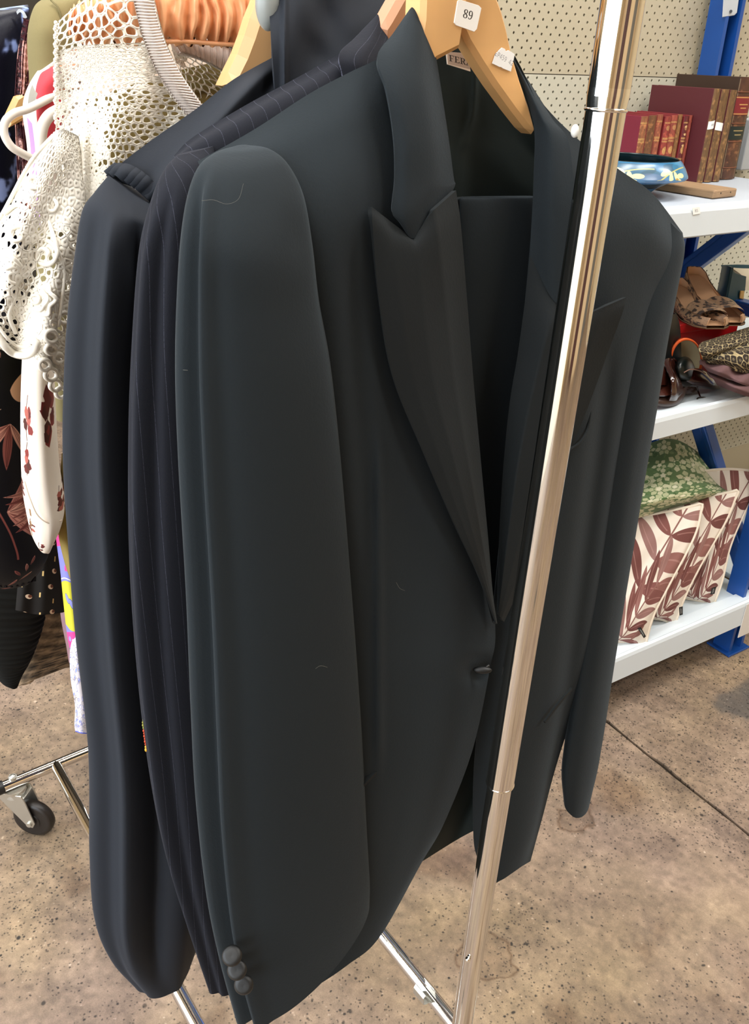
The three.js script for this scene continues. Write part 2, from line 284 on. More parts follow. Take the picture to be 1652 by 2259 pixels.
// ---------- the chrome garment rack ----------
const poleAt = (h) => V(.112 + .0173 * (h - .468), h, -.57);
{
  const t = thing('garment_rack', 'chrome garment rack on casters, its near pole in front of the black tuxedo', 'rack', V(POLE.x, 0, POLE.z));
  const far = RACK_R.clone().multiplyScalar(.953), foot = (o, k, h) => V(POLE.x, h, POLE.z).addScaledVector(RACK_F, o + .03 * k).addScaledVector(RACK_R, k);
  const pole = part('pole', [cyl(poleAt(.765), poleAt(1.2945), .0119, 48)], chrome, t);
  part('outer_sleeve', [cyl(poleAt(1.306), poleAt(1.43), .01235, 48)], chrome, pole);
  const ringM = new THREE.MeshStandardMaterial({ color: 0xf2f2f0, metalness: 1, roughness: .12 });
  const lip = (h, r) => { const g = new THREE.TorusGeometry(r, .0011, 10, 48); g.rotateX(Math.PI / 2); const p = poleAt(h); g.translate(p.x, p.y, p.z); return g; };
  part('collar_ring', [cyl(poleAt(1.2945), poleAt(1.3015), .0116, 48, .0123), cyl(poleAt(1.3015), poleAt(1.306), .0123, 48, .01235), lip(1.2945, .0117)], ringM, pole);
  part('lower_tube', [cyl(poleAt(.12), poleAt(.765), .0105, 48)], chrome, pole);
  part('collar_ring', [lip(.765, .0113)], ringM, pole);
  part('spring_button', ball(poleAt(.545).addScaledVector(RACK_F, -.0085).add(V(0, 0, .0045)), .0028), ringM, pole);
  part('adjusting_knob', ball(at(1268, 289, .548), .0026, 1, 1.5, 1), std(0xe6e6e0, { roughness: .3 }), pole, 'small white knob');
  part('far_pole', cyl(foot(0, .953, .12), foot(0, .953, 1.43), .0115, 32), chrome, t);
  part('hanging_bar', cyl(poleAt(1.42).addScaledVector(RACK_R, -.012), foot(0, .965, 1.42), .0115, 32), chrome, t);
  part('rail', cyl(foot(-.163, 0, .12), foot(-.163, .953, .12), .0104, 32), chrome, t);
  const rail2 = part('rail', cyl(foot(.132, 0, .12), foot(.132, .953, .12), .0104, 32), chrome, t);
  const footBar = (k) => part('foot_bar', [cyl(foot(-.262, k, .12), foot(.262, k, .12), .0104, 32)], chrome, t);
  footBar(0); const ff = footBar(.953);
  for (const [o, k] of [[-.175, .953], [-.148, .953]]) part('collar_ring', [cyl(foot(o - .001, k, .12), foot(o + .001, k, .12), .0109, 32)], ringM, ff);
  for (const [o, k] of [[-.262, 0], [.262, 0], [-.262, .953], [.262, .953]]) {
    const sg = Math.sign(o);
    part('end_cap', cyl(foot(o - .004 * sg, k, .12), foot(o + .018 * sg, k, .12), .0122, 32), blackPlastic, t, 'black plastic end cap');
    const b = foot(o - .022 * sg, k, .12), trail = (k ? V(.62, 0, .1) : V(.4, 0, .7)).normalize(), side = V(-trail.z, 0, trail.x);
    const c = part('caster', [cyl(b.clone().add(V(0, -.0105, 0)), b.clone().add(V(0, -.016, 0)), .02, 28), cyl(b.clone().add(V(0, -.016, 0)), b.clone().add(V(0, -.026, 0)), .017, 28, .019)], zinc, t);
    part('bolt', [cyl(b.clone().add(V(0, .008, 0)), b.clone().add(V(0, .015, 0)), .008, 6), ball(b.clone().add(V(0, .015, 0)), .006, 1, .5, 1)], zinc, c);
    const hub = b.clone().addScaledVector(trail, .028).setY(.0395);
    for (const w of [-1, 1]) {                            // two fork plates
      const sh = new THREE.Shape([[-.021, .068], [.021, .068], [.026, .055], [.038, .004], [.033, -.006], [.024, -.005], [-.014, .045], [-.022, .056]].map(([x, y]) => new THREE.Vector2(x, y)));
      const g = new THREE.ExtrudeGeometry(sh, { depth: .0018, bevelEnabled: true, bevelSize: .0006, bevelThickness: .0006, bevelSegments: 2 });
      g.applyMatrix4(new THREE.Matrix4().makeBasis(trail, V(0, 1, 0), side)); const p = b.clone().addScaledVector(side, w * .016 - .0009); g.translate(p.x, .0395 - .002, p.z); part('fork_plate', g, zinc, c);
    }
    const topPlate = beam(b.clone().addScaledVector(trail, -.022).setY(.1), b.clone().addScaledVector(trail, .024).setY(.097), .034, .003, V(0, 1, 0), .001); part('fork_top', topPlate, zinc, c);
    const prof = [[.006, -.0105], [.016, -.0115], [.0165, -.0095], [.03, -.0098], [.035, -.0095], [.0385, -.006], [.0395, 0], [.0385, .006], [.035, .0095], [.03, .0098], [.0165, .0095], [.016, .0115], [.006, .0105]].map(([x, y]) => new THREE.Vector2(x, y));
    const wg = new THREE.LatheGeometry(prof, 40); wg.applyMatrix4(new THREE.Matrix4().makeBasis(trail, side, V(0, 1, 0).cross(V(0, 0, 0)).add(trail.clone().cross(side)))); wg.translate(hub.x, hub.y, hub.z);
    part('wheel', wg, std(0x1b1613, { roughness: .42, bumpMap: rep(grainTex, 2), bumpScale: .0002 }), c, 'black rubber wheel');
    part('axle', cyl(hub.clone().addScaledVector(side, -.021), hub.clone().addScaledVector(side, .021), .005, 8), zinc, c);
  }
  // spring clip on the right-hand rail
  const cp = onY(936, 2190, .13), u = RACK_R.clone(), sd = V(-u.z, 0, u.x);
  const prof = []; for (let k = 0; k <= 16; k++) { const an = lerp(-2.6, -.55, k / 16) ; prof.push([Math.cos(an) * .0125, Math.sin(an) * .0125]); }
  const pts = [[-.0075, .0135], [-.011, .009], ...prof.map(([x, y]) => [x, y + .003]), [.011, .009], [.0075, .0135]];
  const G = []; const L = .022;
  for (let k = 0; k < pts.length - 1; k++) { const w = (q, e) => cp.clone().addScaledVector(sd, q[0]).add(V(0, q[1], 0)).addScaledVector(u, e); G.push(beam(w(pts[k], 0), w(pts[k + 1], 0), L, .0014, u.clone().cross(w(pts[k + 1], 0).sub(w(pts[k], 0)).normalize()), .0005)); }
  const clip = part('spring_clip', G, zinc, t, 'open metal spring clip'); part('screw', [ball(cp.clone().add(V(0, -.006, 0)), .0035, 1, .4, 1)], ringM, clip);
}

// ---------- longspan shelving ----------
const blue = std(0x1c4f9c, { roughness: .28, metalness: .15 }), beamWhite = std(0xd2dce2, { roughness: .38 }), deckGrey = std(0xb3bbc4, { roughness: .5, bumpMap: rep(grainTex, 3), bumpScale: .0002 });
const DECK = [.163, .722, 1.099];
function frame(t, a) {                                   // one end frame: two posts with braces
  const post = (m0, m1) => {
    const sh = new THREE.Shape([[0, 0], [.045, 0], [.045, .008], [.009, .008], [.009, .017], [.024, .021], [.024, .032], [.009, .036], [.009, .045], [.045, .045], [.045, .053], [0, .053]].map(([x, y]) => new THREE.Vector2(x, y)));
    const g = new THREE.ExtrudeGeometry(sh, { depth: 2.25, bevelEnabled: true, bevelSize: .0012, bevelThickness: .001, bevelSegments: 2 });
    g.applyMatrix4(new THREE.Matrix4().makeBasis(M, S, V(0, 1, 0).multiplyScalar(1))); g.scale(1, 1, 1);
    const p = m0 < -.2 ? A(a, .004, m0) : A(a, .004, m0); g.translate(p.x, p.y, p.z);
    const q = part('upright_post', g, blue, t);
    part('foot_plate', sbox(a - .012, a + .068, .001, .007, m0 - .012, m1 + .012, .001), blue, q);
    const holes = []; for (let k = 0; k < 22; k++) holes.push(cyl(A(a - .0006, .1 + k * .1, (m0 + m1) / 2), A(a + .0004, .1 + k * .1, (m0 + m1) / 2), .005, 10)); part('slot', holes, std(0x0a1a34, { roughness: .9 }), q);
    return q;
  };
  post(-.055, -.01); post(-.43, -.385);
  const am = a + .026, up = S.clone();
  part('diagonal_brace', [beam(A(am, .845, -.415), A(am, 1.2, -.035), .03, .03, up, .006), beam(A(am, .86, -.424), A(am, 1.215, -.044), .012, .036, up, .004)], blue, t);
  part('diagonal_brace', [beam(A(am, .775, -.425), A(am, .22, -.04), .034, .03, up, .007), beam(A(am, .793, -.41), A(am, .238, -.03), .016, .036, up, .005)], blue, t);
  part('diagonal_brace', beam(A(am, 1.3, -.04), A(am, 1.75, -.41), .036, .03, up, .006), blue, t);
  part('horizontal_brace', [beam(A(am, .832, -.4), A(am, .832, -.04), .028, .03, up, .006), beam(A(am, .845, -.4), A(am, .845, -.04), .008, .034, up, .003)], blue, t);
  part('horizontal_brace', beam(A(am, .137, -.4), A(am, .137, -.04), .03, .024, up, .005), blue, t);
}
const shelfUnit = thing('shelving_unit', 'blue framed shelving with white beams and grey shelves behind the rack', 'shelving', A(0, 0, -.22));
{
  frame(shelfUnit, .445); frame(shelfUnit, -.6);
  const scuff = canvasTex(1024, 64, (g, w, h) => { g.fillStyle = '#dfe6e8'; g.fillRect(0, 0, w, h); seed = 9; for (let k = 0; k < 60; k++) { g.fillStyle = `rgba(80,90,100,${.08 + .25 * rnd()})`; g.fillRect(rnd() * w, rnd() * h, 2 + rnd() * 9, 1 + rnd() * 2); } });
  DECK.forEach((h, i) => {
    const hb = [.062, .04, .045][i], a0 = -.6, a1 = .5;
    const sh = new THREE.Shape([[0, -hb], [.006, -hb - .002], [.014, -hb + .002], [.014, -.004], [.012, .004], [.006, .006], [.003, .004], [.0015, .001], [-.012, .001], [-.03, 0], [-.03, -hb + .008], [-.002, -hb]].map(([x, y]) => new THREE.Vector2(x, y)));
    const mk = (m0, flip) => { const g = new THREE.ExtrudeGeometry(sh, { depth: a1 - a0, bevelEnabled: false }); g.applyMatrix4(new THREE.Matrix4().makeBasis(flip ? M.clone().negate() : M, V(0, 1, 0), flip ? S : S.clone().negate())); const p = A(flip ? a0 : a1, h + .006, m0); g.translate(p.x, p.y, p.z); return g; };
    const bm = part('front_beam', mk(0, false), beamWhite, shelfUnit);
    part('back_beam', mk(-.42, true), beamWhite, shelfUnit);
    part('shelf_board', sbox(a0 + .02, a1 - .005, h - .012, h, -.41, -.018, .001), i === 2 ? deckGrey : std(0xc9d4da, { roughness: .42, bumpMap: rep(grainTex, 3), bumpScale: .0002 }), shelfUnit);
    for (const [e, sg] of [[a1, 1]]) {                   // end connector plate with its bolts
      const pl = part('connector_plate', sbox(e - .075, e + .002, h - hb - .028, h + .008, .0145, .0165, .0008), std(0xd6d2cb, { roughness: .45 }), shelfUnit);
      for (const q of [-.02, -.05]) part('bolt', cyl(A(e - .03, h + q + .02, .0165), A(e - .03, h + q + .02, .0195), .005, 10), zinc, pl);
    }
    if (i === 2) {
      const lotT = canvasTex(128, 96, (g, w, h2) => { g.fillStyle = '#f4f6f4'; g.fillRect(0, 0, w, h2); g.fillStyle = '#333'; g.font = '52px serif'; g.fillText('85', 36, 66); });
      const f = MP(.0152), L = slab([[1527, 458], [1543, 456], [1545, 471], [1529, 474]], f, 0, .0004, { bev: .0001 });
      unitUV(L, f, [1527, 458], [1543, 456], [1529, 474]); part('lot_sticker', L, std(0xffffff, { map: lotT, roughness: .6 }), bm, 'white sticker reading 85');
    }
    if (i === 0) part('lot_sticker', slab([[1462, 1411], [1476, 1405], [1480, 1412], [1466, 1418]], MP(.008), 0, .0004, { bev: .0001 }), std(0xf1f1ee), bm);
  });
  { const fq = MP(-.383), pl = part('connector_plate', slab([[1600, -60], [1638, -60], [1626, 28], [1620, 34], [1594, 38]], fq, 0, .002), std(0xb9bfc4, { roughness: .5 }), shelfUnit); part('bolt', cyl(fq(1612, 25, -.001), fq(1612, 25, .003), .003, 12), std(0x33363c, { roughness: .5 }), pl); }
  // next bay beyond the right frame
  part('shelf_board', sbox(.52, 1.35, .15, .165, -.41, -.02), std(0xc9d4da, { roughness: .42 }), shelfUnit);
  part('shelf_board', sbox(.52, 1.35, .71, .722, -.41, -.06), std(0xc9d4da, { roughness: .42 }), shelfUnit);
}
// sets uv 0..1 from three pixels (top left, top right, bottom left) on plane f
function unitUV(g, f, tl, tr, bl) {
  const o = f(...tl), x = f(...tr).sub(o), y = f(...bl).sub(o), p = g.attributes.position, uv = [], q = V(0, 0, 0);
  for (let i = 0; i < p.count; i++) { q.set(p.getX(i), p.getY(i), p.getZ(i)).sub(o); const xx = x.dot(x), yy = y.dot(y), xy = x.dot(y), a = q.dot(x), b = q.dot(y), D = xx * yy - xy * xy; uv.push((a * yy - b * xy) / D, 1 - (b * xx - a * xy) / D); }
  g.setAttribute('uv', new THREE.Float32BufferAttribute(uv, 2)); return g;
}

// ---------- black tuxedo on its wooden hanger ----------
const wool = cloth(0x20262a, { sheen: .55, sheenColor: 0x8b99a3 }), satinLapel = cloth(0x1c2022, { sheen: .28, sheenColor: 0x727f86, rough: .8 }), lining = cloth(0x202827, { sheen: .3, sheenColor: 0x6d8078, rough: .7, bump: .0001 });
const wood = std(0xe0a561, { roughness: .38, map: dataTex(256, (u, v) => { const g = fbm(u * 3, v * 46, 4), k = .9 + .22 * (g - .5) + .05 * (fbm(u * 60, v * 9, 2) - .5); return [236 * k, 184 * k, 122 * k]; }) }); wood.color.set(0xffffff);
const fT = HP(.085);
{
  const t = thing('tuxedo_jacket', 'black single button tuxedo jacket with peak lapels, foremost on the rack behind the chrome pole', 'jacket', fT.C.clone().setY(.95));
  part('back_panel', sheet([
    [[925, 30, -.045], [1000, 95, -.05], [1070, 118, -.05], [1130, 135, -.045], [1200, 245, -.035]],
    [[850, 250, -.05], [980, 250, -.052], [1070, 260, -.052], [1150, 290, -.05], [1250, 345, -.035]],
    [[560, 480, -.03], [850, 450, -.05], [1070, 440, -.05], [1250, 480, -.045], [1450, 590, -.04]],
    [[580, 1000, -.03], [850, 1000, -.05], [1060, 1000, -.055], [1200, 1000, -.05], [1370, 1000, -.03]],
    [[600, 1600, -.03], [850, 1620, -.05], [1030, 1620, -.055], [1110, 1620, -.05], [1225, 1620, -.03]],
    [[640, 2110, -.03], [800, 1985, -.045], [935, 1898, -.05], [1042, 1834, -.045], [1150, 1790, -.03]],
  ], fT, { nu: 60, nv: 90, fold: (u, v) => .004 * Math.sin(u * 22 + v * 3) * smooth(.2, .8, v) + .003 * gauss(u, .42, .02) }), lining, t, 'dark lined back of the jacket');
  const front = (v, u) => .005 * Math.sin(u * 9 + v * 2) * smooth(.1, .5, v);
  const fp = part('front_panel', sheet([
    [[436, 356, -.022], [560, 286, -.012], [680, 208, -.008], [770, 160, -.006], [838, 126, -.005], [900, 70, -.012]],
    [[470, 420, 0], [580, 370, .012], [690, 320, .016], [780, 280, .016], [860, 250, .01], [940, 220, 0]],
    [[520, 560, 0], [620, 530, .026], [720, 500, .037], [810, 470, .032], [920, 450, .02], [1000, 440, .005]],
    [[560, 800, 0], [650, 790, .026], [752, 780, .042], [850, 770, .03], [970, 760, .022], [1030, 755, .008]],
    [[570, 1100, 0], [670, 1100, .028], [776, 1100, .045], [890, 1100, .038], [1000, 1100, .034], [1064, 1100, .018]],
    [[580, 1380, 0], [685, 1385, .028], [792, 1390, .045], [900, 1395, .044], [1010, 1390, .04], [1092, 1375, .03]],
    [[585, 1480, 0], [692, 1485, .028], [800, 1490, .046], [905, 1490, .046], [1000, 1485, .042], [1080, 1478, .034]],
    [[590, 1660, 0], [695, 1665, .028], [805, 1670, .046], [900, 1670, .046], [980, 1665, .038], [1042, 1655, .026]],
    [[570, 1880, 0], [670, 1890, .022], [785, 1885, .042], [868, 1868, .04], [930, 1850, .03], [980, 1815, .018]],
    [[518, 2246, -.005], [606, 2224, .008], [690, 2180, .02], [768, 2128, .028], [838, 2066, .024], [934, 1896, .008]],
  ], fT, { nu: 90, nv: 130, fold: (u, v, x, y) => -.005 * gauss(x, 805 + .05 * (y - 1000), 24) * smooth(480, 700, y) * smooth(1300, 1000, y) + .004 * gauss(x, 836, 10) * smooth(900, 1100, y) * smooth(1750, 1600, y) - .012 * Math.exp(-(((x - 1055) / 30) ** 2) - (((y - 1478) / 26) ** 2)) }), wool, t);
  part('front_panel', sheet([
    [[1185, 215, -.015], [1235, 270, -.012], [1300, 328, -.01], [1370, 377, -.01], [1440, 428, -.014], [1506, 514, -.03]],
    [[1180, 330, -.01], [1240, 380, .005], [1300, 430, .01], [1370, 470, .01], [1440, 520, .003], [1494, 590, -.015]],
    [[1172, 500, 0], [1230, 540, .015], [1290, 570, .02], [1350, 600, .02], [1410, 640, .008], [1452, 680, -.01]],
    [[1150, 740, .005], [1210, 760, .02], [1270, 780, .026], [1330, 800, .022], [1380, 815, .01], [1425, 830, -.012]],
    [[1120, 1000, .01], [1180, 1000, .024], [1240, 1010, .03], [1290, 1020, .026], [1340, 1030, .014], [1385, 1040, -.01]],
    [[1085, 1370, .012], [1140, 1370, .024], [1190, 1375, .026], [1240, 1380, .02], [1285, 1385, .01], [1330, 1390, -.01]],
    [[1048, 1660, 0], [1095, 1665, .013], [1140, 1665, .016], [1180, 1660, .014], [1212, 1655, .006], [1239, 1650, -.008]],
    [[1044, 1840, -.005], [1080, 1860, .005], [1115, 1855, .01], [1150, 1845, .01], [1175, 1830, .004], [1196, 1805, -.01]],
    [[1054, 1900, -.005], [1085, 1945, .002], [1105, 1942, .006], [1130, 1926, .006], [1150, 1912, .002], [1170, 1900, -.01]],
  ], fT, { nu: 70, nv: 120, fold: (u, v, x, y) => -.008 * gauss(x - .13 * (1000 - y), 1318, 22) * smooth(700, 900, y) }), wool, t);
  // lapels and collar
  part('lapel', sheet([
    [[820, 456, .037], [866, 492, .036], [911, 526, .038], [956, 464, .04], [1006, 420, .022]],
    [[822, 500, .04], [870, 540, .042], [920, 556, .043], [968, 536, .042], [1017, 500, .024]],
    [[836, 660, .04], [885, 680, .045], [935, 690, .045], [985, 690, .04], [1031, 670, .022]],
    [[866, 830, .041], [912, 835, .046], [956, 840, .047], [1002, 840, .042], [1044, 835, .024]],
    [[936, 1003, .046], [968, 1008, .049], [1000, 1012, .049], [1032, 1016, .044], [1061, 1020, .028]],
    [[1000, 1150, .047], [1020, 1155, .048], [1040, 1165, .047], [1060, 1175, .043], [1077, 1190, .03]],
    [[1055, 1268, .045], [1064, 1275, .045], [1073, 1285, .044], [1080, 1295, .041], [1087, 1308, .034]],
    [[1093, 1372, .04], [1094, 1373, .04], [1095, 1374, .039], [1096, 1375, .038], [1097, 1376, .036]],
  ], fT, { nu: 40, nv: 90, th: .003, sharpV: false, sharp: true }), satinLapel, t, 'smooth peak lapel');
  part('collar', sheet([
    [[905, 18, -.02], [912, 9, -.018], [922, 9, -.018], [935, 26, -.022]],
    [[868, 72, -.008], [895, 70, -.002], [925, 70, -.002], [952, 70, -.016]],
    [[832, 125, .008], [880, 130, .014], [925, 135, .012], [964, 138, -.006]],
    [[852, 195, .022], [890, 203, .026], [935, 210, .022], [976, 215, 0]],
    [[868, 300, .03], [905, 305, .034], [950, 310, .028], [990, 308, .006]],
    [[871, 390, .034], [905, 400, .038], [955, 400, .032], [1001, 392, .01]],
    [[864, 464, .036], [902, 474, .041], [950, 436, .034], [1004, 408, .012]],
    [[880, 491, .037], [911, 526, .039], [948, 480, .034], [990, 438, .018]],
  ], fT, { nu: 30, nv: 70, th: .003 }), wool, t);
  part('collar', sheet([
    [[1126, 126, -.03], [1132, 130, -.028], [1140, 138, -.03]],
    [[1150, 180, -.022], [1164, 190, -.016], [1180, 202, -.02]],
    [[1171, 250, -.012], [1194, 255, .002], [1220, 264, 0]],
    [[1179, 300, -.004], [1214, 305, .012], [1254, 312, .014]],
    [[1177, 400, .002], [1215, 410, .02], [1266, 420, .026]],
    [[1173, 480, .006], [1215, 505, .024], [1278, 530, .032]],
    [[1169, 563, .01], [1222, 664, .03], [1288, 690, .036]],
  ], fT, { nu: 24, nv: 60, th: .003 }), wool, t);
  part('lapel', sheet([
    [[1169, 562, .01], [1222, 666, .03], [1290, 696, .036], [1335, 676, .036], [1381, 656, .032]],
    [[1158, 662, .012], [1210, 722, .034], [1270, 730, .038], [1320, 716, .037], [1373, 690, .034]],
    [[1142, 780, .014], [1190, 800, .034], [1240, 806, .038], [1290, 800, .037], [1338, 786, .032]],
    [[1124, 890, .016], [1165, 908, .034], [1210, 915, .038], [1254, 912, .036], [1300, 890, .032]],
    [[1110, 1030, .018], [1140, 1038, .034], [1175, 1042, .037], [1208, 1042, .035], [1243, 1036, .032]],
    [[1101, 1180, .02], [1120, 1185, .032], [1145, 1190, .034], [1168, 1194, .033], [1190, 1200, .03]],
    [[1095, 1350, .024], [1098, 1355, .03], [1102, 1360, .031], [1106, 1365, .031], [1112, 1372, .028]],
  ], fT, { nu: 40, nv: 80, th: .003, sharp: true }), satinLapel, t, 'smooth peak lapel');
  // sleeves
  const creaseL = (ph, v) => .11 * gauss(ph, 2.24, .13) * smooth(.1, .25, v) - .15 * gauss(ph, 2.56, .16) * smooth(.14, .3, v) - .03 * gauss(ph, 2.2, .3) * smooth(.1, .4, v) + .012 * Math.sin(ph * 3 + v * 9) + .03 * gauss(ph, .9, .3) * gauss(v, .22, .05) - .03 * gauss(ph, .7, .3) * gauss(v, .29, .04);
  const sl = part('sleeve', tube([
    [520, 322, 545, 320, .004, .004], [474, 337, 594, 329, .014, .014], [436, 368, 634, 362, .022, .026], [412, 430, 668, 430, .028, .034], [398, 520, 688, 535, .034, .04], [391, 640, 704, 660, .036, .042],
    [388, 800, 730, 800, .038, .044], [395, 1000, 752, 1000, .04, .045], [412, 1300, 776, 1300, .042, .046], [421, 1550, 794, 1560, .042, .046], [430, 1750, 804, 1750, .04, .044], [452, 1960, 811, 1890, .038, .042], [482, 2110, 814, 1950, .036, .04], [519, 2244, 814, 1998, .034, .036],
  ], fT, { fold: creaseL, nphi: 96, nv: 140 }), wool, t);
  const btn = std(0x0b0d0e, { roughness: .5 });
  for (const [x, y, rx] of [[512, 2108, -1.0], [523, 2139, -.9], [538, 2172, -.35]]) {
    const p = fT(x, y, .075), g = new THREE.LatheGeometry([[0, .003], [.004, .0033], [.0062, .0026], [.0074, .0008], [.007, -.0012], [.0035, -.002], [0, -.002]].map(([a, b]) => new THREE.Vector2(a, b)), 28);
    g.applyQuaternion(new THREE.Quaternion().setFromEuler(new THREE.Euler(1.15 + rx * .5, -.5, 0))); g.translate(p.x, p.y, p.z); part('cuff_button', g, btn, sl);
  }
  part('sleeve', tube([
    [1478, 488, 1506, 516, -.022, .006], [1450, 560, 1510, 556, -.022, .022], [1405, 660, 1491, 658, -.02, .034], [1378, 770, 1471, 768, -.018, .04], [1352, 900, 1450, 900, -.016, .042], [1330, 1050, 1424, 1050, -.016, .042], [1304, 1250, 1391, 1250, -.016, .04], [1276, 1450, 1358, 1450, -.016, .038], [1246, 1630, 1332, 1620, -.016, .036], [1240, 1700, 1316, 1706, -.016, .033], [1244, 1752, 1300, 1776, -.016, .03],
  ], fT, { fold: (ph, v) => .03 * gauss(ph, 1.3, .25) * smooth(.1, .3, v) * smooth(.75, .5, v) - .04 * gauss(ph, 1.9, .3) * smooth(.2, .4, v) + .02 * Math.sin(v * 30) * gauss(v, .88, .06) }), wool, t);
  // button, pockets, label
  part('front_button', [ball(fT(1064, 1478, .036), .0082, 1, .4, .4), cyl(fT(1056, 1482, .036), fT(1078, 1468, .036), .0012, 8)], btn, t);
  part('hip_pocket', sheet([[[797, 1737, .0495], [813, 1720, .0495], [831, 1702, .0485]], [[798, 1741, .0485], [814, 1725, .0485], [832, 1707, .0475]]], fT, { nu: 12, nv: 4, th: .004 }), satinLapel, t);
  part('hip_pocket', sheet([[[1202, 1592, .023], [1232, 1552, .02], [1262, 1518, .013]], [[1203, 1596, .022], [1234, 1556, .019], [1263, 1522, .012]]], fT, { nu: 12, nv: 4, th: .002 }), satinLapel, t);
  part('breast_pocket', pathTube([fT(1256, 992, .036), fT(1280, 975, .034), fT(1296, 945, .028), fT(1302, 900, .022), fT(1302, 858, .02)], .0012, 8), satinLapel, t);
  // hairs and lint caught in the wool
  const hair = std(0x55554f, { roughness: .8 });
  part('lint', [pathTube([fT(445, 443, .064), fT(470, 441, .067), fT(500, 450, .07), fT(525, 440, .071), fT(537, 405, .069)], .00008, 4), pathTube([fT(388, 806, .045), fT(400, 815, .05), fT(414, 817, .056)], .00014, 4), pathTube([fT(874, 1285, .045), fT(882, 1298, .046), fT(893, 1303, .047)], .00014, 4), pathTube([fT(696, 1475, .09), fT(706, 1469, .09), fT(722, 1472, .09)], .00012, 4)], hair, t);
  const labelT = canvasTex(256, 128, (g, w, h) => { g.fillStyle = '#b9a79a'; g.fillRect(0, 0, w, h); g.fillStyle = '#f0e4d6'; g.fillRect(0, h - 14, w, 14); g.fillRect(0, 0, 10, h); g.fillStyle = '#3a332f'; g.font = 'bold 78px serif'; g.fillText('FERA', 20, 84); });
  const lf = plane(fT.C.clone().addScaledVector(fT.n, -.042), fT.n), lab = slab([[984, 114], [1034, 118], [1038, 158], [987, 142]], lf, 0, .0008, { bev: .0001 });
  part('neck_label', unitUV(lab, lf, [984, 112], [1046, 128], [986, 144]), std(0xffffff, { map: labelT, roughness: .8 }), t, 'small woven label lettered FERA');
}
{
  const t = thing('black_trousers', 'black trousers folded over the hanger bar inside the tuxedo', 'trousers', fT(1090, 600, -.02));
  part('trouser_leg', tube([[1014, 440, 1176, 438, -.022, .002], [1014, 446, 1177, 444, -.022, .008], [1016, 560, 1174, 560, -.022, .011], [1022, 740, 1160, 740, -.022, .012], [1036, 1000, 1140, 1000, -.022, .012], [1050, 1250, 1120, 1250, -.022, .01], [1060, 1450, 1110, 1450, -.022, .01], [1062, 1600, 1110, 1600, -.022, .01]], fT, { pow: 2, nv: 60 }), wool, t);
  part('trouser_leg', tube([[1004, 440, 1024, 438, -.026, .002], [1000, 448, 1024, 446, -.026, .006], [1002, 560, 1030, 560, -.026, .007], [1015, 740, 1040, 740, -.026, .007], [1030, 1000, 1050, 1000, -.026, .006], [1045, 1250, 1060, 1250, -.026, .006]], fT, { pow: 2, nv: 40, nphi: 36 }), satinLapel, t);
}
{
  const t = thing('suit_hanger', 'broad pale wooden suit hanger with a white sticker reading 89', 'hanger', fT(1040, 60, -.015));
  part('arm', slab([[1030, -60], [1075, -45], [1100, -8], [1112, 25], [1122, 62], [1134, 120], [1152, 180], [1172, 238], [1184, 284], [1178, 297], [1163, 284], [1132, 244], [1093, 190], [1060, 140], [1032, 94], [1000, 20]], fT, -.014, .016, { bev: .003 }), wood, t);
  part('arm', slab([[1040, -60], [945, -40], [934, -5], [932, 40], [925, 90], [905, 150], [860, 200], [880, 215], [930, 165], [966, 134], [1018, 106], [1025, 70], [1034, 10]], fT, -.006, .02, { bev: .003 }), wood, t);
  part('bar', cyl(fT(1010, 458, -.024), fT(1172, 456, -.022), .003, 16), wood, t);
  const hk = fT(1000, -60, -.01), up = poleAt(1.42).addScaledVector(RACK_R, .085);
  const pts = [hk, hk.clone().lerp(V(up.x, up.y - .02, up.z), .6)]; for (let k = 0; k <= 8; k++) { const a = -2.2 + k / 8 * 4.2; pts.push(V(up.x, up.y + .0135 * Math.cos(a), up.z).addScaledVector(RACK_F, .0135 * Math.sin(a))); }
  part('hook', pathTube(pts, .0018, 10), chrome, t);
  const stT = canvasTex(256, 256, (g, w, h) => { g.fillStyle = '#f7f5f0'; g.fillRect(0, 0, w, h); g.fillStyle = '#46433f'; g.font = 'bold 104px serif'; g.save(); g.translate(128, 128); g.scale(.84, 1.12); g.textAlign = 'center'; g.fillText('89', 0, 32); g.restore(); });
  const f1 = plane(fT.C.clone().addScaledVector(fT.n, -.0052), fT.n), s1 = slab([[1010, 2], [1015, -1], [1056, 12], [1062, 18], [1052, 64], [1046, 70], [1007, 56], [1002, 50]], f1, 0, .0008, { bev: .0001 });
  part('lot_sticker', unitUV(s1, f1, [1009, -4], [1066, 13], [998, 54]), std(0xffffff, { map: stT, roughness: .55 }), t, 'white sticker reading 89');
  const tgT = canvasTex(256, 160, (g, w, h) => { g.fillStyle = '#eeeeec'; g.fillRect(0, 0, w, h); g.fillStyle = '#8b8b8d'; g.save(); g.translate(w / 2, h / 2); g.rotate(.12); g.font = '54px monospace'; g.scale(.86, 1); g.textAlign = 'center'; g.fillText('EP459 42', 0, 16); g.restore(); });
  const f2 = plane(fT.C.clone().addScaledVector(fT.n, -.0128), fT.n), s2 = slab([[1107, 105], [1114, 108], [1116, 113], [1122, 111], [1135, 119], [1134, 128], [1127, 158], [1109, 151], [1106, 148], [1102, 148], [1086, 140], [1093, 119]], f2, 0, .0006, { bev: .0001 });
  part('price_tag', unitUV(s2, f2, [1094, 98], [1142, 118], [1082, 142]), std(0xffffff, { map: tgT, roughness: .5 }), t, 'torn white price tag reading EP459 42');
}

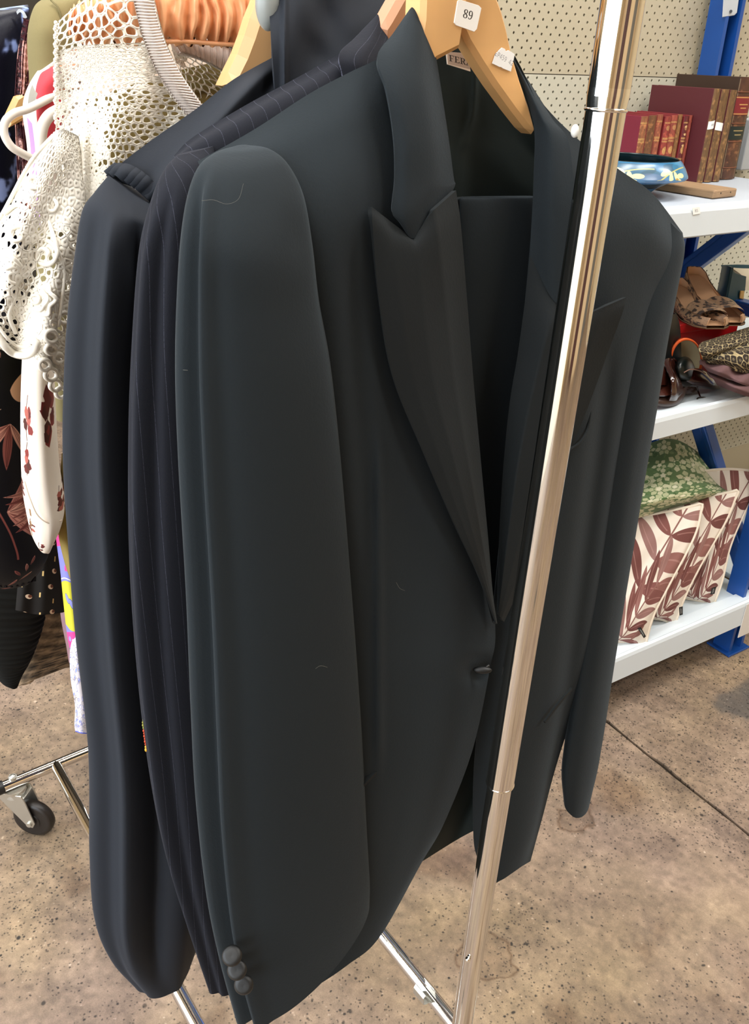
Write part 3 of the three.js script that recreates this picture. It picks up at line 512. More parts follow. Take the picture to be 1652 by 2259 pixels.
// ---------- pinstriped jacket and dark shirt jacket behind the tuxedo ----------
const stripeTex = dataTex(512, (u, v, i, j) => { const n = 20 * (hash(i, j) - .5), x = (u * 512) % 512, d = Math.min(x, 512 - x); const s = d < 7 ? (hash(0, (j / 3) | 0) > .25 ? 46 : 20) * smooth(8, 2, d) : 0; return [28 + n * .4 + s * 1.1, 30 + n * .4 + s * 1.1, 37 + n * .4 + s * 1.25]; });
const pinWool = cloth(0xffffff, { map: rep(stripeTex, 100, 12), sheen: .25, sheenColor: 0x7d8394 }), pinAcross = cloth(0xffffff, { map: rep(stripeTex, 95, 12), sheen: .25, sheenColor: 0x7d8394 });
const fP = HP(.15), fS = HP(.225);
{
  const t = thing('pinstripe_jacket', 'dark navy pinstriped suit jacket between the tuxedo and the dark shirt', 'jacket', fP.C.clone().setY(.95));
  part('body', sheet([
    [[383, 344, -.012], [425, 303, -.008], [540, 233, -.006], [650, 174, -.006], [750, 118, -.01]],
    [[395, 375, .002], [470, 340, .01], [600, 280, .014], [720, 225, .012], [800, 180, .005]],
    [[410, 600, .002], [520, 600, .012], [640, 600, .014], [760, 600, .012], [880, 600, .002]],
    [[420, 1200, .002], [520, 1200, .012], [640, 1200, .014], [760, 1200, .012], [900, 1200, .002]],
    [[450, 2080, 0], [520, 2060, .004], [600, 2040, .006], [690, 1990, .004], [800, 1900, 0]],
  ], fP, { nu: 50, nv: 90 }), pinAcross, t);
  part('collar', sheet([
    [[820, 44, -.03], [834, 30, -.028], [849, 22, -.03]], [[782, 84, -.012], [820, 84, -.004], [856, 82, -.012]], [[748, 120, .006], [800, 130, .014], [862, 140, .008]], [[756, 172, .012], [810, 182, .018], [872, 192, .012]], [[760, 260, .016], [820, 262, .02], [880, 262, .014]],
  ], fP, { nu: 24, nv: 40, th: .003 }), pinWool, t);
  part('sleeve', tube([
    [392, 342, 470, 322, .008, .006], [364, 372, 476, 360, .012, .018], [336, 435, 478, 430, .014, .026], [308, 550, 478, 560, .014, .03], [292, 750, 478, 760, .014, .03], [284, 950, 486, 950, .014, .03], [284, 1200, 496, 1200, .014, .03], [296, 1420, 506, 1420, .014, .03], [320, 1650, 516, 1650, .014, .03], [356, 1850, 524, 1840, .014, .028], [404, 2010, 530, 1990, .014, .026], [455, 2160, 545, 2130, .014, .024],
  ], fP, { nphi: 96, nv: 120, fold: (ph, v) => .09 * gauss(ph, 2.5, .16) * smooth(.1, .3, v) - .12 * gauss(ph, 2.1, .16) * smooth(.1, .3, v) + .015 * Math.sin(ph * 4 + v * 6) }), pinWool, t);
}
{
  const brownWood = std(0xb5805c, { roughness: .4 }), f = fP;
  const t = thing('coat_hanger', 'brown wooden hanger end rising from the pinstriped collar', 'hanger', f(880, 30, -.02));
  part('arm', slab([[846, 92], [845, 62], [858, 40], [884, -6], [905, -40], [960, -40], [950, 0], [915, 30], [900, 60], [870, 110], [850, 130]], f, -.012, .02, { bev: .004 }), brownWood, t);
  part('arm', slab([[905, -40], [960, -40], [1000, 20], [1030, 90], [990, 90], [940, 20]], f, -.014, .018, { bev: .003 }), brownWood, t);
  const up = poleAt(1.42).addScaledVector(RACK_R, .15), hk = f(930, -38, -.02), pts = [hk, hk.clone().lerp(V(up.x, up.y - .02, up.z), .6)]; for (let k = 0; k <= 8; k++) { const a = -2.2 + k / 8 * 4.2; pts.push(V(up.x, up.y + .0135 * Math.cos(a), up.z).addScaledVector(RACK_F, .0135 * Math.sin(a))); }
  part('hook', pathTube(pts, .0018, 10), chrome, t);
}
{
  const dark = cloth(0x22262d, { sheen: .35, sheenColor: 0x8a94a6, rough: .75, bump: .00012 });
  const t = thing('dark_shirt_jacket', 'smooth dark navy shirt jacket with a gathered shoulder seam, beside the white lace blouse', 'jacket', fS.C.clone().setY(.95));
  part('body', sheet([
    [[234, 386, 0], [330, 312, .002], [430, 242, .002], [505, 182, 0], [558, 150, -.004], [610, 122, -.01]],
    [[330, 446, .014], [400, 392, .022], [480, 330, .022], [560, 262, .02], [630, 200, .014], [690, 158, .006]],
    [[400, 640, .01], [470, 600, .016], [550, 560, .018], [630, 520, .016], [700, 480, .012], [780, 440, .004]],
    [[420, 1200, .006], [500, 1200, .012], [580, 1200, .014], [660, 1200, .012], [740, 1200, .01], [820, 1200, 0]],
    [[400, 2050, 0], [470, 2040, .006], [540, 2000, .008], [610, 1960, .006], [680, 1930, .004], [760, 1880, 0]],
  ], fS, { nu: 60, nv: 90, fold: (u, v, x, y) => .008 * gauss(x - .9 * (180 - y), 560, 26) * smooth(.5, .1, v) - .006 * gauss(x - .9 * (180 - y), 610, 22) * smooth(.5, .1, v) }), dark, t);
  part('shoulder_seam', sheet([
    [[235, 385, .0015], [262, 391, .0075], [300, 413, .0125], [334, 446, .016]], [[246, 376, .0025], [275, 381, .0095], [312, 402, .0155], [344, 432, .0178]], [[256, 368, .0005], [288, 372, .007], [324, 392, .0145], [354, 420, .0178]],
  ], fS, { nu: 70, nv: 10, th: .003, fold: (u, v) => 0.0004 * Math.sin(u * 44 + 2 * Math.sin(u * 11)) }), dark, t, 'puckered shoulder seam');
  part('collar', sheet([
    [[594, -30, 0], [640, -30, .006], [700, -30, .004], [760, -30, 0], [850, -30, -.01]],
    [[595, 40, .01], [640, 50, .016], [700, 60, .01], [770, 45, .012], [850, 30, 0]],
    [[600, 110, .018], [645, 118, .022], [705, 120, .014], [775, 105, .016], [855, 90, .004]],
    [[606, 190, .022], [650, 190, .026], [715, 175, .02], [785, 160, .018], [865, 140, .006]],
    [[610, 260, .022], [660, 260, .026], [720, 250, .022], [790, 230, .018], [870, 200, .006]],
  ], fS, { nu: 60, nv: 60, fold: (u, v, x, y) => .0018 * Math.sin(x * .03 + y * .022) + .004 * gauss(x, 628, 6) - .003 * gauss(x - (y - 60) * .5, 735, 30) * smooth(140, 20, y) + .003 * gauss(x - (y - 60) * .4, 690, 30) * smooth(150, 60, y) }), dark, t, 'standing collar with soft folds');
  part('sleeve', tube([
    [240, 386, 338, 446, .004, .01], [208, 425, 400, 474, .01, .03], [181, 466, 440, 520, .012, .04], [165, 560, 452, 600, .014, .044], [150, 680, 458, 700, .014, .046], [141, 820, 462, 820, .014, .046], [138, 1000, 470, 1000, .014, .046], [150, 1200, 480, 1200, .014, .046], [166, 1400, 484, 1400, .014, .046], [194, 1650, 486, 1650, .014, .044], [197, 1880, 484, 1850, .014, .042], [207, 2020, 466, 1960, .014, .04], [240, 2105, 446, 2045, .014, .036], [298, 2170, 424, 2104, .014, .03],
  ], fS, { nphi: 120, nv: 150, fold: (ph, v) => .12 * gauss(ph, 2.06, .12) * smooth(.08, .2, v) * smooth(.98, .8, v) - .34 * gauss(ph, 1.66, .19) * smooth(.1, .22, v) * smooth(1, .85, v) - .09 * gauss(ph, 2.5, .22) * smooth(.08, .2, v) + .1 * gauss(ph, 1.2, .2) * smooth(.05, .15, v) + .02 * Math.sin(ph * 3 + v * 10) * smooth(.8, 1, v) + .018 * gauss(ph, 1.75, .08) * smooth(.2, .05, v) }), dark, t);
}
{
  const f = fS, tan = std(0xcfa270, { roughness: .35 });
  const t = thing('wishbone_hanger', 'curved honey coloured hanger in the neck of the dark shirt', 'hanger', f(560, 80, -.02));
  part('arm', slab([[498, 190], [512, 160], [532, 120], [548, 78], [560, 40], [574, 5], [590, -30], [650, -30], [650, 110], [600, 150], [550, 200]], f, -.016, .022, { bev: .006 }), tan, t);
  part('hook', [cyl(f(588, -40, -.01), f(590, -2, -.006), .0055, 20), ball(f(590, 10, .002), .0085, 1, 1.9, 1), cyl(f(590, -2, -.006), f(604, -160, -.01), .002, 12)], std(0x8d9290, { roughness: .35 }), t, 'grey plastic hook collar');
}
{
  const f = HP(.19);
  const t = thing('bead_strand', 'short strand of tiny red and gold beads between the dark sleeves', 'beads', f(319, 1625, .05), null);
  for (let k = 0; k < 11; k++) part('bead', ball(f(315 + k * .75, 1594 + k * 6, .062), .0007 + .0002 * (k % 2) + (k === 10 ? .0005 : 0), 1, 1.5, 1), std(k > 8 ? 0xd8a531 : k < 3 ? 0x8a8a3a : 0xc0411f, { roughness: .25 }), t);
  part('thread', pathTube([f(315, 1594, .062), f(316, 1560, .06), f(322, 1450, .05), f(340, 1250, .03), f(380, 900, .02)], .0003, 5), std(0x6b6a30), t);
}

// ---------- white lace blouse and the garments hanging behind it ----------
function surf(rows, f, fold) {
  return (u, v) => { const col = rows[0].map((_, j) => [0, 1, 2].map((k) => crs(rows.map((q) => q[j][k] ?? 0), v))); const q = [0, 1, 2].map((k) => crs(col.map((c) => c[k]), u)); const b = q[2] + (fold ? fold(u, v, q[0], q[1]) : 0); return { p: f(q[0], q[1], b), x: q[0], y: q[1], b }; };
}
// openwork: every Voronoi cell becomes a ring of thread round its own hole; ratio(x, y) gives hole size 0..1
function openwork(rows, f, W, H, cell, ratio, { fold, sd = 3, th = .0011, stretch = 1, K = 14 } = {}) {
  seed = sd; const at2 = surf(rows, f, fold), pts = [], nx = Math.round(W / cell), ny = Math.round(H / (cell * stretch));
  for (let j = -1; j <= ny; j++) for (let i = -1; i <= nx; i++) pts.push([(i + .5 + (j & 1) * .5 + .75 * (rnd() - .5)) * W / nx, (j + .5 + .75 * (rnd() - .5)) * H / ny]);
  const pos = [], uv = [], P = (q, h) => { const u = Math.min(1, Math.max(0, q[0] / W)), v = Math.min(1, Math.max(0, q[1] / H)), o = at2(u, v); return o.p.addScaledVector(f.n, h); };
  const grid = new Map(); pts.forEach((p, i) => { const k = Math.floor(p[0] / cell / 2) + ',' + Math.floor(p[1] / cell / 2 / stretch); (grid.get(k) ?? grid.set(k, []).get(k)).push(i); });
  for (const p of pts) {
    if (p[0] < -cell || p[1] < -cell * stretch) continue;
    let poly = [[-1, -1], [1, -1], [1, 1], [-1, 1]].map(([a, b]) => [p[0] + a * cell * 2, p[1] + b * cell * 2 * stretch]);
    const gi = Math.floor(p[0] / cell / 2), gj = Math.floor(p[1] / cell / 2 / stretch);
    for (let a = -2; a <= 2; a++) for (let b = -2; b <= 2; b++) for (const k of grid.get((gi + a) + ',' + (gj + b)) ?? []) {
      const q = pts[k]; if (q === p) continue; const mx = (p[0] + q[0]) / 2, my = (p[1] + q[1]) / 2, dx = q[0] - p[0], dy = q[1] - p[1], o = [];
      for (let z = 0; z < poly.length; z++) { const c = poly[z], d = poly[(z + 1) % poly.length], sc = (c[0] - mx) * dx + (c[1] - my) * dy, sd2 = (d[0] - mx) * dx + (d[1] - my) * dy; if (sc <= 0) o.push(c); if (sc * sd2 < 0) { const t = sc / (sc - sd2); o.push([c[0] + (d[0] - c[0]) * t, c[1] + (d[1] - c[1]) * t]); } }
      poly = o; if (poly.length < 3) break;
    }
    if (poly.length < 3) continue;
    poly = poly.map(([x, y]) => [Math.min(W, Math.max(0, x)), Math.min(H, Math.max(0, y))]);
    let c = [0, 0]; for (const q of poly) { c[0] += q[0] / poly.length; c[1] += q[1] / poly.length; }
    const o = at2(Math.min(1, Math.max(0, c[0] / W)), Math.min(1, Math.max(0, c[1] / H))), h = ratio(o.x, o.y, rnd());
    // resample the outline at K directions
    const per = [], L = poly.map((q, i) => Math.hypot(poly[(i + 1) % poly.length][0] - q[0], poly[(i + 1) % poly.length][1] - q[1])), T = L.reduce((a, b) => a + b, 0); if (T < cell * .4) continue;
    for (let k = 0; k < K; k++) { let d = k / K * T, i = 0; while (d > L[i] && i < L.length - 1) d -= L[i++]; const q = poly[i], r = poly[(i + 1) % poly.length], t = L[i] ? d / L[i] : 0; per.push([q[0] + (r[0] - q[0]) * t, q[1] + (r[1] - q[1]) * t]); }
    const rad = per.reduce((a, q) => a + Math.hypot(q[0] - c[0], q[1] - c[1]), 0) / K;
    const inn = per.map((q) => { const dx = q[0] - c[0], dy = q[1] - c[1], d = Math.hypot(dx, dy) || 1, rr = lerp(d, rad, .35) * h; return [c[0] + dx / d * rr, c[1] + dy / d * rr]; });
    const mid = per.map((q, k) => [lerp(q[0], inn[k][0], .45), lerp(q[1], inn[k][1], .45)]);
    const R = [per.map((q) => P(q, th * .55)), mid.map((q) => P(q, th)), inn.map((q) => P(q, th * .35)), inn.map((q) => P(q, -th * .5))];
    const put = (q) => { pos.push(q.x, q.y, q.z); };
    for (let l = 0; l < 3; l++) for (let k = 0; k < K; k++) { const n = (k + 1) % K; put(R[l][k]); put(R[l][n]); put(R[l + 1][k]); put(R[l][n]); put(R[l + 1][n]); put(R[l + 1][k]); }
    if (h < .12) { const ce = P(c, th * .8); for (let k = 0; k < K; k++) { put(R[2][k]); put(R[2][(k + 1) % K]); put(ce); } }
  }
  const g = new THREE.BufferGeometry(); g.setAttribute('position', new THREE.Float32BufferAttribute(pos, 3)); const m = mergeVertices(g, 1e-5); m.computeVertexNormals();
  m.setAttribute('uv', new THREE.Float32BufferAttribute(new Float32Array(m.attributes.position.count * 2), 2)); return m;
}
const laceM = new THREE.MeshPhysicalMaterial({ color: 0xe9e4d8, roughness: .85, side: THREE.DoubleSide, sheen: .2, sheenColor: new THREE.Color(0xffffff) }), ribWhite = cloth(0xe8dfd9, { sheen: .2, sheenColor: 0xffffff, bump: .0002 });
const fL = HP(.31);
{
  const t = thing('lace_blouse', 'white crocheted lace blouse with a wide scalloped sleeve and ribbed neckline', 'blouse', fL.C.clone().setY(1.1));
  const laceFold = (u, v, x, y) => .012 * Math.sin((x + .1 * y) * .028) * smooth(100, 320, y) + .012 * gauss(x, 182, 12) * smooth(230, 330, y);
  const wob = (x, y) => 34 * (vnoise(x * .05, y * .05) - .5);
  part('yoke', openwork([
    [[130, 46, -.01], [182, 2, .0], [240, -22, .004], [330, -44, 0]],
    [[125, 84, .003], [184, 60, .012], [250, 50, .016], [350, 44, .009]],
    [[123, 118, .005], [186, 106, .016], [256, 102, .02], [366, 98, .012]],
  ], fL, 235, 120, 22, (x, y, r) => .66 + .16 * r, { fold: laceFold, sd: 27, stretch: 1.1, th: .0014, K: 18 }), laceM, t, 'open net yoke with large holes');
  part('body', openwork([
    [[123, 112, .005], [186, 100, .016], [256, 96, .02], [364, 92, .012]],
    [[122, 175, .006], [194, 170, .02], [272, 165, .024], [396, 160, .014]],
    [[122, 260, .006], [205, 255, .024], [290, 250, .03], [440, 246, .02]],
    [[126, 360, .006], [205, 360, .024], [300, 360, .03], [440, 352, .02]],
    [[140, 500, .006], [215, 500, .02], [300, 500, .022], [420, 495, .012]],
    [[150, 700, .006], [215, 700, .016], [300, 700, .018], [400, 695, .01]],
  ], fL, 290, 610, 12.5, (x, y, r) => { const X = x + wob(x, y), Y = y + wob(y, x + 90); return X > 232 && Y > 205 && Y < 375 ? (r < .25 ? .3 : .45 + .3 * r) : Y < 235 ? (r < .4 ? .05 : .28 + .34 * r) : X > 160 && X < 240 ? (r < .75 ? .05 : .3) : (r < .45 ? .06 : .36 + .22 * r); }, { fold: laceFold, sd: 21, stretch: 1.35 }), laceM, t);
  const sleeveRows = [
    [[118, 292, .02], [130, 286, .028], [148, 288, .03], [172, 300, .024]],
    [[66, 352, .012], [100, 352, .034], [136, 356, .038], [180, 362, .026]],
    [[18, 440, .01], [66, 450, .036], [120, 458, .044], [190, 466, .026]],
    [[-30, 540, .006], [40, 550, .036], [112, 560, .046], [196, 572, .026]],
    [[-60, 640, .004], [25, 650, .034], [100, 660, .044], [180, 680, .024]],
    [[-50, 720, .004], [26, 735, .03], [94, 750, .04], [170, 785, .022]],
    [[-40, 752, .004], [30, 782, .028], [88, 796, .036], [166, 872, .02]],
  ];
  const sf = (u, v, x, y) => .007 * Math.sin(x * .05 + y * .012) * smooth(.1, .4, v);
  const sleeve = part('sleeve', openwork(sleeveRows, fL, 215, 480, 14, (x, y, r) => { const q = vnoise(x * .035 + 3, y * .035); return y < 368 && x < 118 ? .6 : q > .6 ? .5 + .25 * r : q > .45 && r > .4 ? .35 : .04; }, { fold: sf, sd: 8, th: .0018, K: 16 }), laceM, t, 'heavy guipure lace sleeve');
  // raised cords of the guipure: scrolls, rosette and scalloped edge
  const S2 = (x, y, e = .0) => { // nearest height of the sleeve surface by its rows
    let best = 0, bd = 1e9; for (const r of sleeveRows) for (const q of r) { const d = (q[0] - x) ** 2 + (q[1] - y) ** 2; if (d < bd) bd = d; }
    let w = 0, s = 0; for (const r of sleeveRows) for (const q of r) { const d = 1 / (200 + (q[0] - x) ** 2 + (q[1] - y) ** 2) ** 1.6; w += d; s += d * q[2]; } return fL(x, y, s / w + sf(0, 1, x, y) + .0036 + e);
  };
  const cords = [], cord = (px, r = .0019, closed = false) => cords.push(pathTube(px.map(([x, y]) => S2(x, y)), r * .62, 7, px.length * 5, closed));
  const ring = (x, y, r, w = 0, k = 0, n = 22) => Array.from({ length: n }, (_, i) => { const a = i / n * 6.283, R = r * (1 + w * Math.cos(a * k)); return [x + R * Math.cos(a), y + R * Math.sin(a) * 1.02]; });
  cord(ring(80, 660, 38, .12, 7, 42), .0024, true); cord(ring(80, 660, 24, .08, 5, 30), .0018, true); cord(ring(78, 660, 9), .0018, true);
  const spiral = (x, y, r0, r1, a0, turns, n = 26) => Array.from({ length: n }, (_, i) => { const t = i / (n - 1), a = a0 + t * turns * 6.283, r = lerp(r0, r1, t); return [x + r * Math.cos(a), y + r * Math.sin(a)]; });
  cord(spiral(98, 562, 36, 7, 3.4, 1.5), .0026); cord(spiral(38, 520, 26, 6, 1, -1.3), .0024); cord(spiral(112, 455, 22, 6, 2, 1.3), .0022); cord(spiral(28, 610, 22, 6, 4, 1.2), .0022); cord(spiral(74, 402, 18, 5, 0, 1.2), .002);
  cord([[10, 470], [40, 452], [66, 470], [60, 505], [70, 540], [100, 520], [126, 505]], .0026); cord([[120, 420], [108, 480], [124, 540], [140, 600], [136, 660], [128, 720]], .0024); cord([[0, 560], [30, 570], [50, 600], [40, 640], [20, 690], [34, 735]], .0026);
  cord([[116, 300], [84, 336], [54, 380], [30, 425], [6, 470], [-20, 510]], .0022); cord([[-10, 728], [8, 760], [30, 780], [58, 784], [76, 772], [80, 756], [66, 750]], .0046); cord([[-6, 716], [14, 744], [36, 762], [58, 766], [70, 758]], .002);
  for (const [x, y, r] of [[112, 742, 13], [112, 770, 11], [98, 805, 12], [112, 826, 13], [122, 850, 12], [134, 866, 11], [140, 700, 12], [128, 790, 10]]) cord(ring(x, y, r, 0, 0, 14), .0026, true);
  part('guipure_cord', cords, laceM, sleeve, 'raised scrolls and rosette of lace').userData.kind = 'stuff';
  const picot = []; for (let k = 0; k <= 46; k++) { const y = 50 + k * 4.8; picot.push(ball(fL(123 + 2 * Math.sin(k * 1.7), y, .008), .0013)); } part('picot_edge', picot, laceM, t).userData.kind = 'stuff';
  const ribF = (u, v) => .0011 * Math.sin(v * 6.283 * 52);
  part('neck_band', sheet([[[286, -44, .012], [312, -44, .014], [336, -36, .012]], [[302, 30, .016], [326, 32, .019], [345, 32, .016]], [[322, 100, .02], [346, 100, .023], [366, 98, .02]], [[352, 165, .022], [378, 165, .026], [400, 165, .022]], [[394, 226, .024], [420, 228, .028], [444, 232, .024]], [[446, 292, .024], [470, 292, .027], [490, 292, .024]]], fL, { nu: 10, nv: 420, th: .003, fold: ribF }), ribWhite, t, 'ribbed knit neck band');
  part('neck_band', sheet([[[372, 84, -.05], [430, 84, -.052], [490, 100, -.052], [545, 128, -.05]], [[388, 100, -.05], [436, 108, -.05], [490, 126, -.05], [536, 152, -.05]], [[398, 116, -.05], [440, 130, -.05], [486, 152, -.05], [526, 178, -.05]]], fL, { nu: 420, nv: 8, th: .003, fold: (u) => .0009 * Math.sin(u * 6.283 * 48) }), ribWhite, t, 'ribbed knit neck band');
  part('back', openwork([[[376, 100, -.054], [410, 114, -.054], [450, 134, -.054], [520, 176, -.054]], [[392, 160, -.056], [420, 170, -.056], [460, 186, -.056], [520, 215, -.056]], [[410, 250, -.056], [430, 250, -.056], [470, 260, -.056], [540, 290, -.056]]], fL, 120, 160, 15, (x, y, r) => x < 404 && y < 140 ? .1 : .8, { sd: 4, stretch: 1.2 }), laceM, t, 'open net back of the blouse');
}
{
  const sat = new THREE.MeshPhysicalMaterial({ color: 0xf2b485, roughness: .3, sheen: .5, sheenColor: new THREE.Color(0xffd9b0), side: THREE.DoubleSide });
  const t = thing('padded_hanger', 'ruched peach satin padded hanger inside the lace blouse', 'hanger', fL(350, 40, -.02));
  seed = 31; const ph = Array.from({ length: 8 }, () => rnd() * 6.28);
  part('padding', tube([[150, 30, 150, 74, -.018, .008], [172, 8, 172, 92, -.018, .016], [230, -16, 232, 96, -.018, .02], [310, -36, 322, 97, -.018, .022], [400, -48, 408, 92, -.018, .024], [480, -48, 484, 94, -.018, .024], [556, -44, 556, 98, -.018, .024], [585, -40, 585, 90, -.018, .01]], fL, {
    hem: false, capEnd: true, nphi: 90, nv: 420, pow: 1.25, fold: (a, v) => { const w = 1 - .75 * smooth(.72, .98, v) * 1, s = Math.sin(v * 125 + 1.3 * Math.sin(a * 2 + ph[0]) + 5 * vnoise(v * 16, a * 1.5)); return .16 * w * (Math.pow(Math.abs(s), .7) * Math.sign(s)) + .06 * w * (vnoise(v * 60, a * 4) - .5); } }), sat, t);
  part('binding', pathTube([fL(320, 96, -.004), fL(370, 92, -.002), fL(420, 92, -.002), fL(470, 96, -.002), fL(540, 100, -.004)], .0016, 8), sat, t);
  const up = poleAt(1.42).addScaledVector(RACK_R, .31), hk = fL(610, -50, -.02); part('hook', pathTube([hk, hk.clone().lerp(up, .5), up.clone().add(V(.008, .006, .004)), up.clone().add(V(0, .0145, 0)), up.clone().add(V(-.012, .002, -.006))], .0018, 8), chrome, t);
}
// a hanging garment seen as one strip: body with thickness reaching up to the bar behind the others
const seen = (name, label, cat, f, rows, mat, opts = {}, partName = 'body') => { const r = rows[rows.length >> 1], q = r[r.length >> 1]; const t = thing(name, label, cat, f(q[0], q[1], q[2] ?? 0)); part(partName, sheet(rows, f, { nu: 30, nv: 60, th: .004, ...opts }), mat, t); return t; };
// the body of such a garment on its hook, hidden behind the blouse and jackets in the photograph
function hang(t, f, s, mat, x0, x1, y0, yb) {
  const xm = (x0 + x1) / 2, up = poleAt(1.42).addScaledVector(RACK_R, s);
  part('body', sheet([[[x0, y0 + 70, -.01], [xm, y0, .004], [x1, y0 - 40, -.004]], [[x0, y0 + 220, .002], [xm, y0 + 200, .018], [x1, y0 + 180, .008]], [[x0 + 4, lerp(y0, yb, .6), .002], [xm, lerp(y0, yb, .6), .018], [x1, lerp(y0, yb, .6), .01]], [[x0 + 10, yb, 0], [xm, yb - 10, .014], [x1, yb - 26, .008]]], f, { nu: 30, nv: 50, th: .012, fold: (u, v) => .005 * Math.sin(u * 15) * smooth(.1, .5, v) }), mat, t);
  const a = f(x1, y0 - 30, -.006); part('hook', pathTube([a, a.clone().lerp(up, .6), up.clone().add(V(.009, .004, .004)), up.clone().add(V(0, .0145, 0)), up.clone().add(V(-.012, .002, -.006))], .0016, 8), chrome, t);
}
const fA = HP(.425), fB = HP(.46), fC = HP(.52), fD = HP(.6), fE = HP(.68);
{
  const art = canvasTex(256, 640, (g, w, h) => {
    g.fillStyle = '#e6d6cf'; g.fillRect(0, 0, w, h); g.fillStyle = '#a3978d'; g.fillRect(90, 0, 166, 260);
    for (let k = 0; k < 7; k++) { g.strokeStyle = k % 2 ? '#6b5458' : '#c07a55'; g.lineWidth = 6; g.beginPath(); g.moveTo(80, 30 + k * 34); g.quadraticCurveTo(170, 10 + k * 40, 256, 20 + k * 30); g.stroke(); }
    g.fillStyle = '#c6404a'; g.beginPath(); g.moveTo(40, 130); g.lineTo(110, 90); g.lineTo(190, 330); g.lineTo(170, 460); g.lineTo(110, 520); g.lineTo(96, 300); g.closePath(); g.fill();
    g.fillStyle = '#8f8a80'; g.beginPath(); g.moveTo(24, 200); g.lineTo(96, 260); g.lineTo(90, 350); g.lineTo(40, 340); g.closePath(); g.fill();
    g.fillStyle = '#b089c8'; g.beginPath(); g.moveTo(30, 400); g.lineTo(70, 430); g.lineTo(80, 640); g.lineTo(30, 640); g.closePath(); g.fill(); g.strokeStyle = '#efe6e0'; g.lineWidth = 18; g.beginPath(); g.moveTo(90, 0); g.quadraticCurveTo(10, 160, 8, 300); g.lineTo(14, 640); g.stroke();
  });
  const artM = cloth(0xffffff, { map: art, rough: .5, sheen: .2, sheenColor: 0xffffff, bump: .0001 });
  const pt = seen('patterned_top', 'red, grey and lilac patterned silky top beside the white tubular hanger', 'top', fA, [[[122, 112], [150, 104], [220, 100]], [[80, 160, .0], [120, 160, .02], [220, 160, .01]], [[56, 205], [100, 205, .024], [220, 205, .012]], [[50, 250], [95, 250, .024], [220, 250, .012]], [[60, 330], [100, 330, .02], [220, 330, .01]], [[70, 500], [110, 500, .02], [220, 500, .01]]], artM, { unitUV: true }); hang(pt, fA, .425, cloth(0x8e8580), 190, 420, 40, 800);
  const wp = std(0xe6dfd6, { roughness: .3 });
  const h1 = thing('tubular_hanger', 'white tubular plastic hanger whose bent end loops out at the far left', 'hanger', fA(20, 285, .03)); part('tube', pathTube([fA(130, 205, .02), fA(60, 241, .03), fA(32, 250, .032), fA(12, 268, .032), fA(9, 294, .032), fA(24, 322, .032), fA(48, 338, .03), fA(120, 372, .02)], .0032, 16, 80), wp, h1);
  const h2 = thing('tubular_hanger', 'white plastic hanger shoulder just emerging beside the lace sleeve', 'hanger', HP(.37)(100, 262, .02)); part('tube', pathTube([HP(.37)(180, 218, .02), HP(.37)(135, 240, .024), HP(.37)(108, 256, .026), HP(.37)(94, 280, .026), HP(.37)(92, 320, .024), HP(.37)(110, 345, .02)], .0042, 16, 60), wp, h2);
}
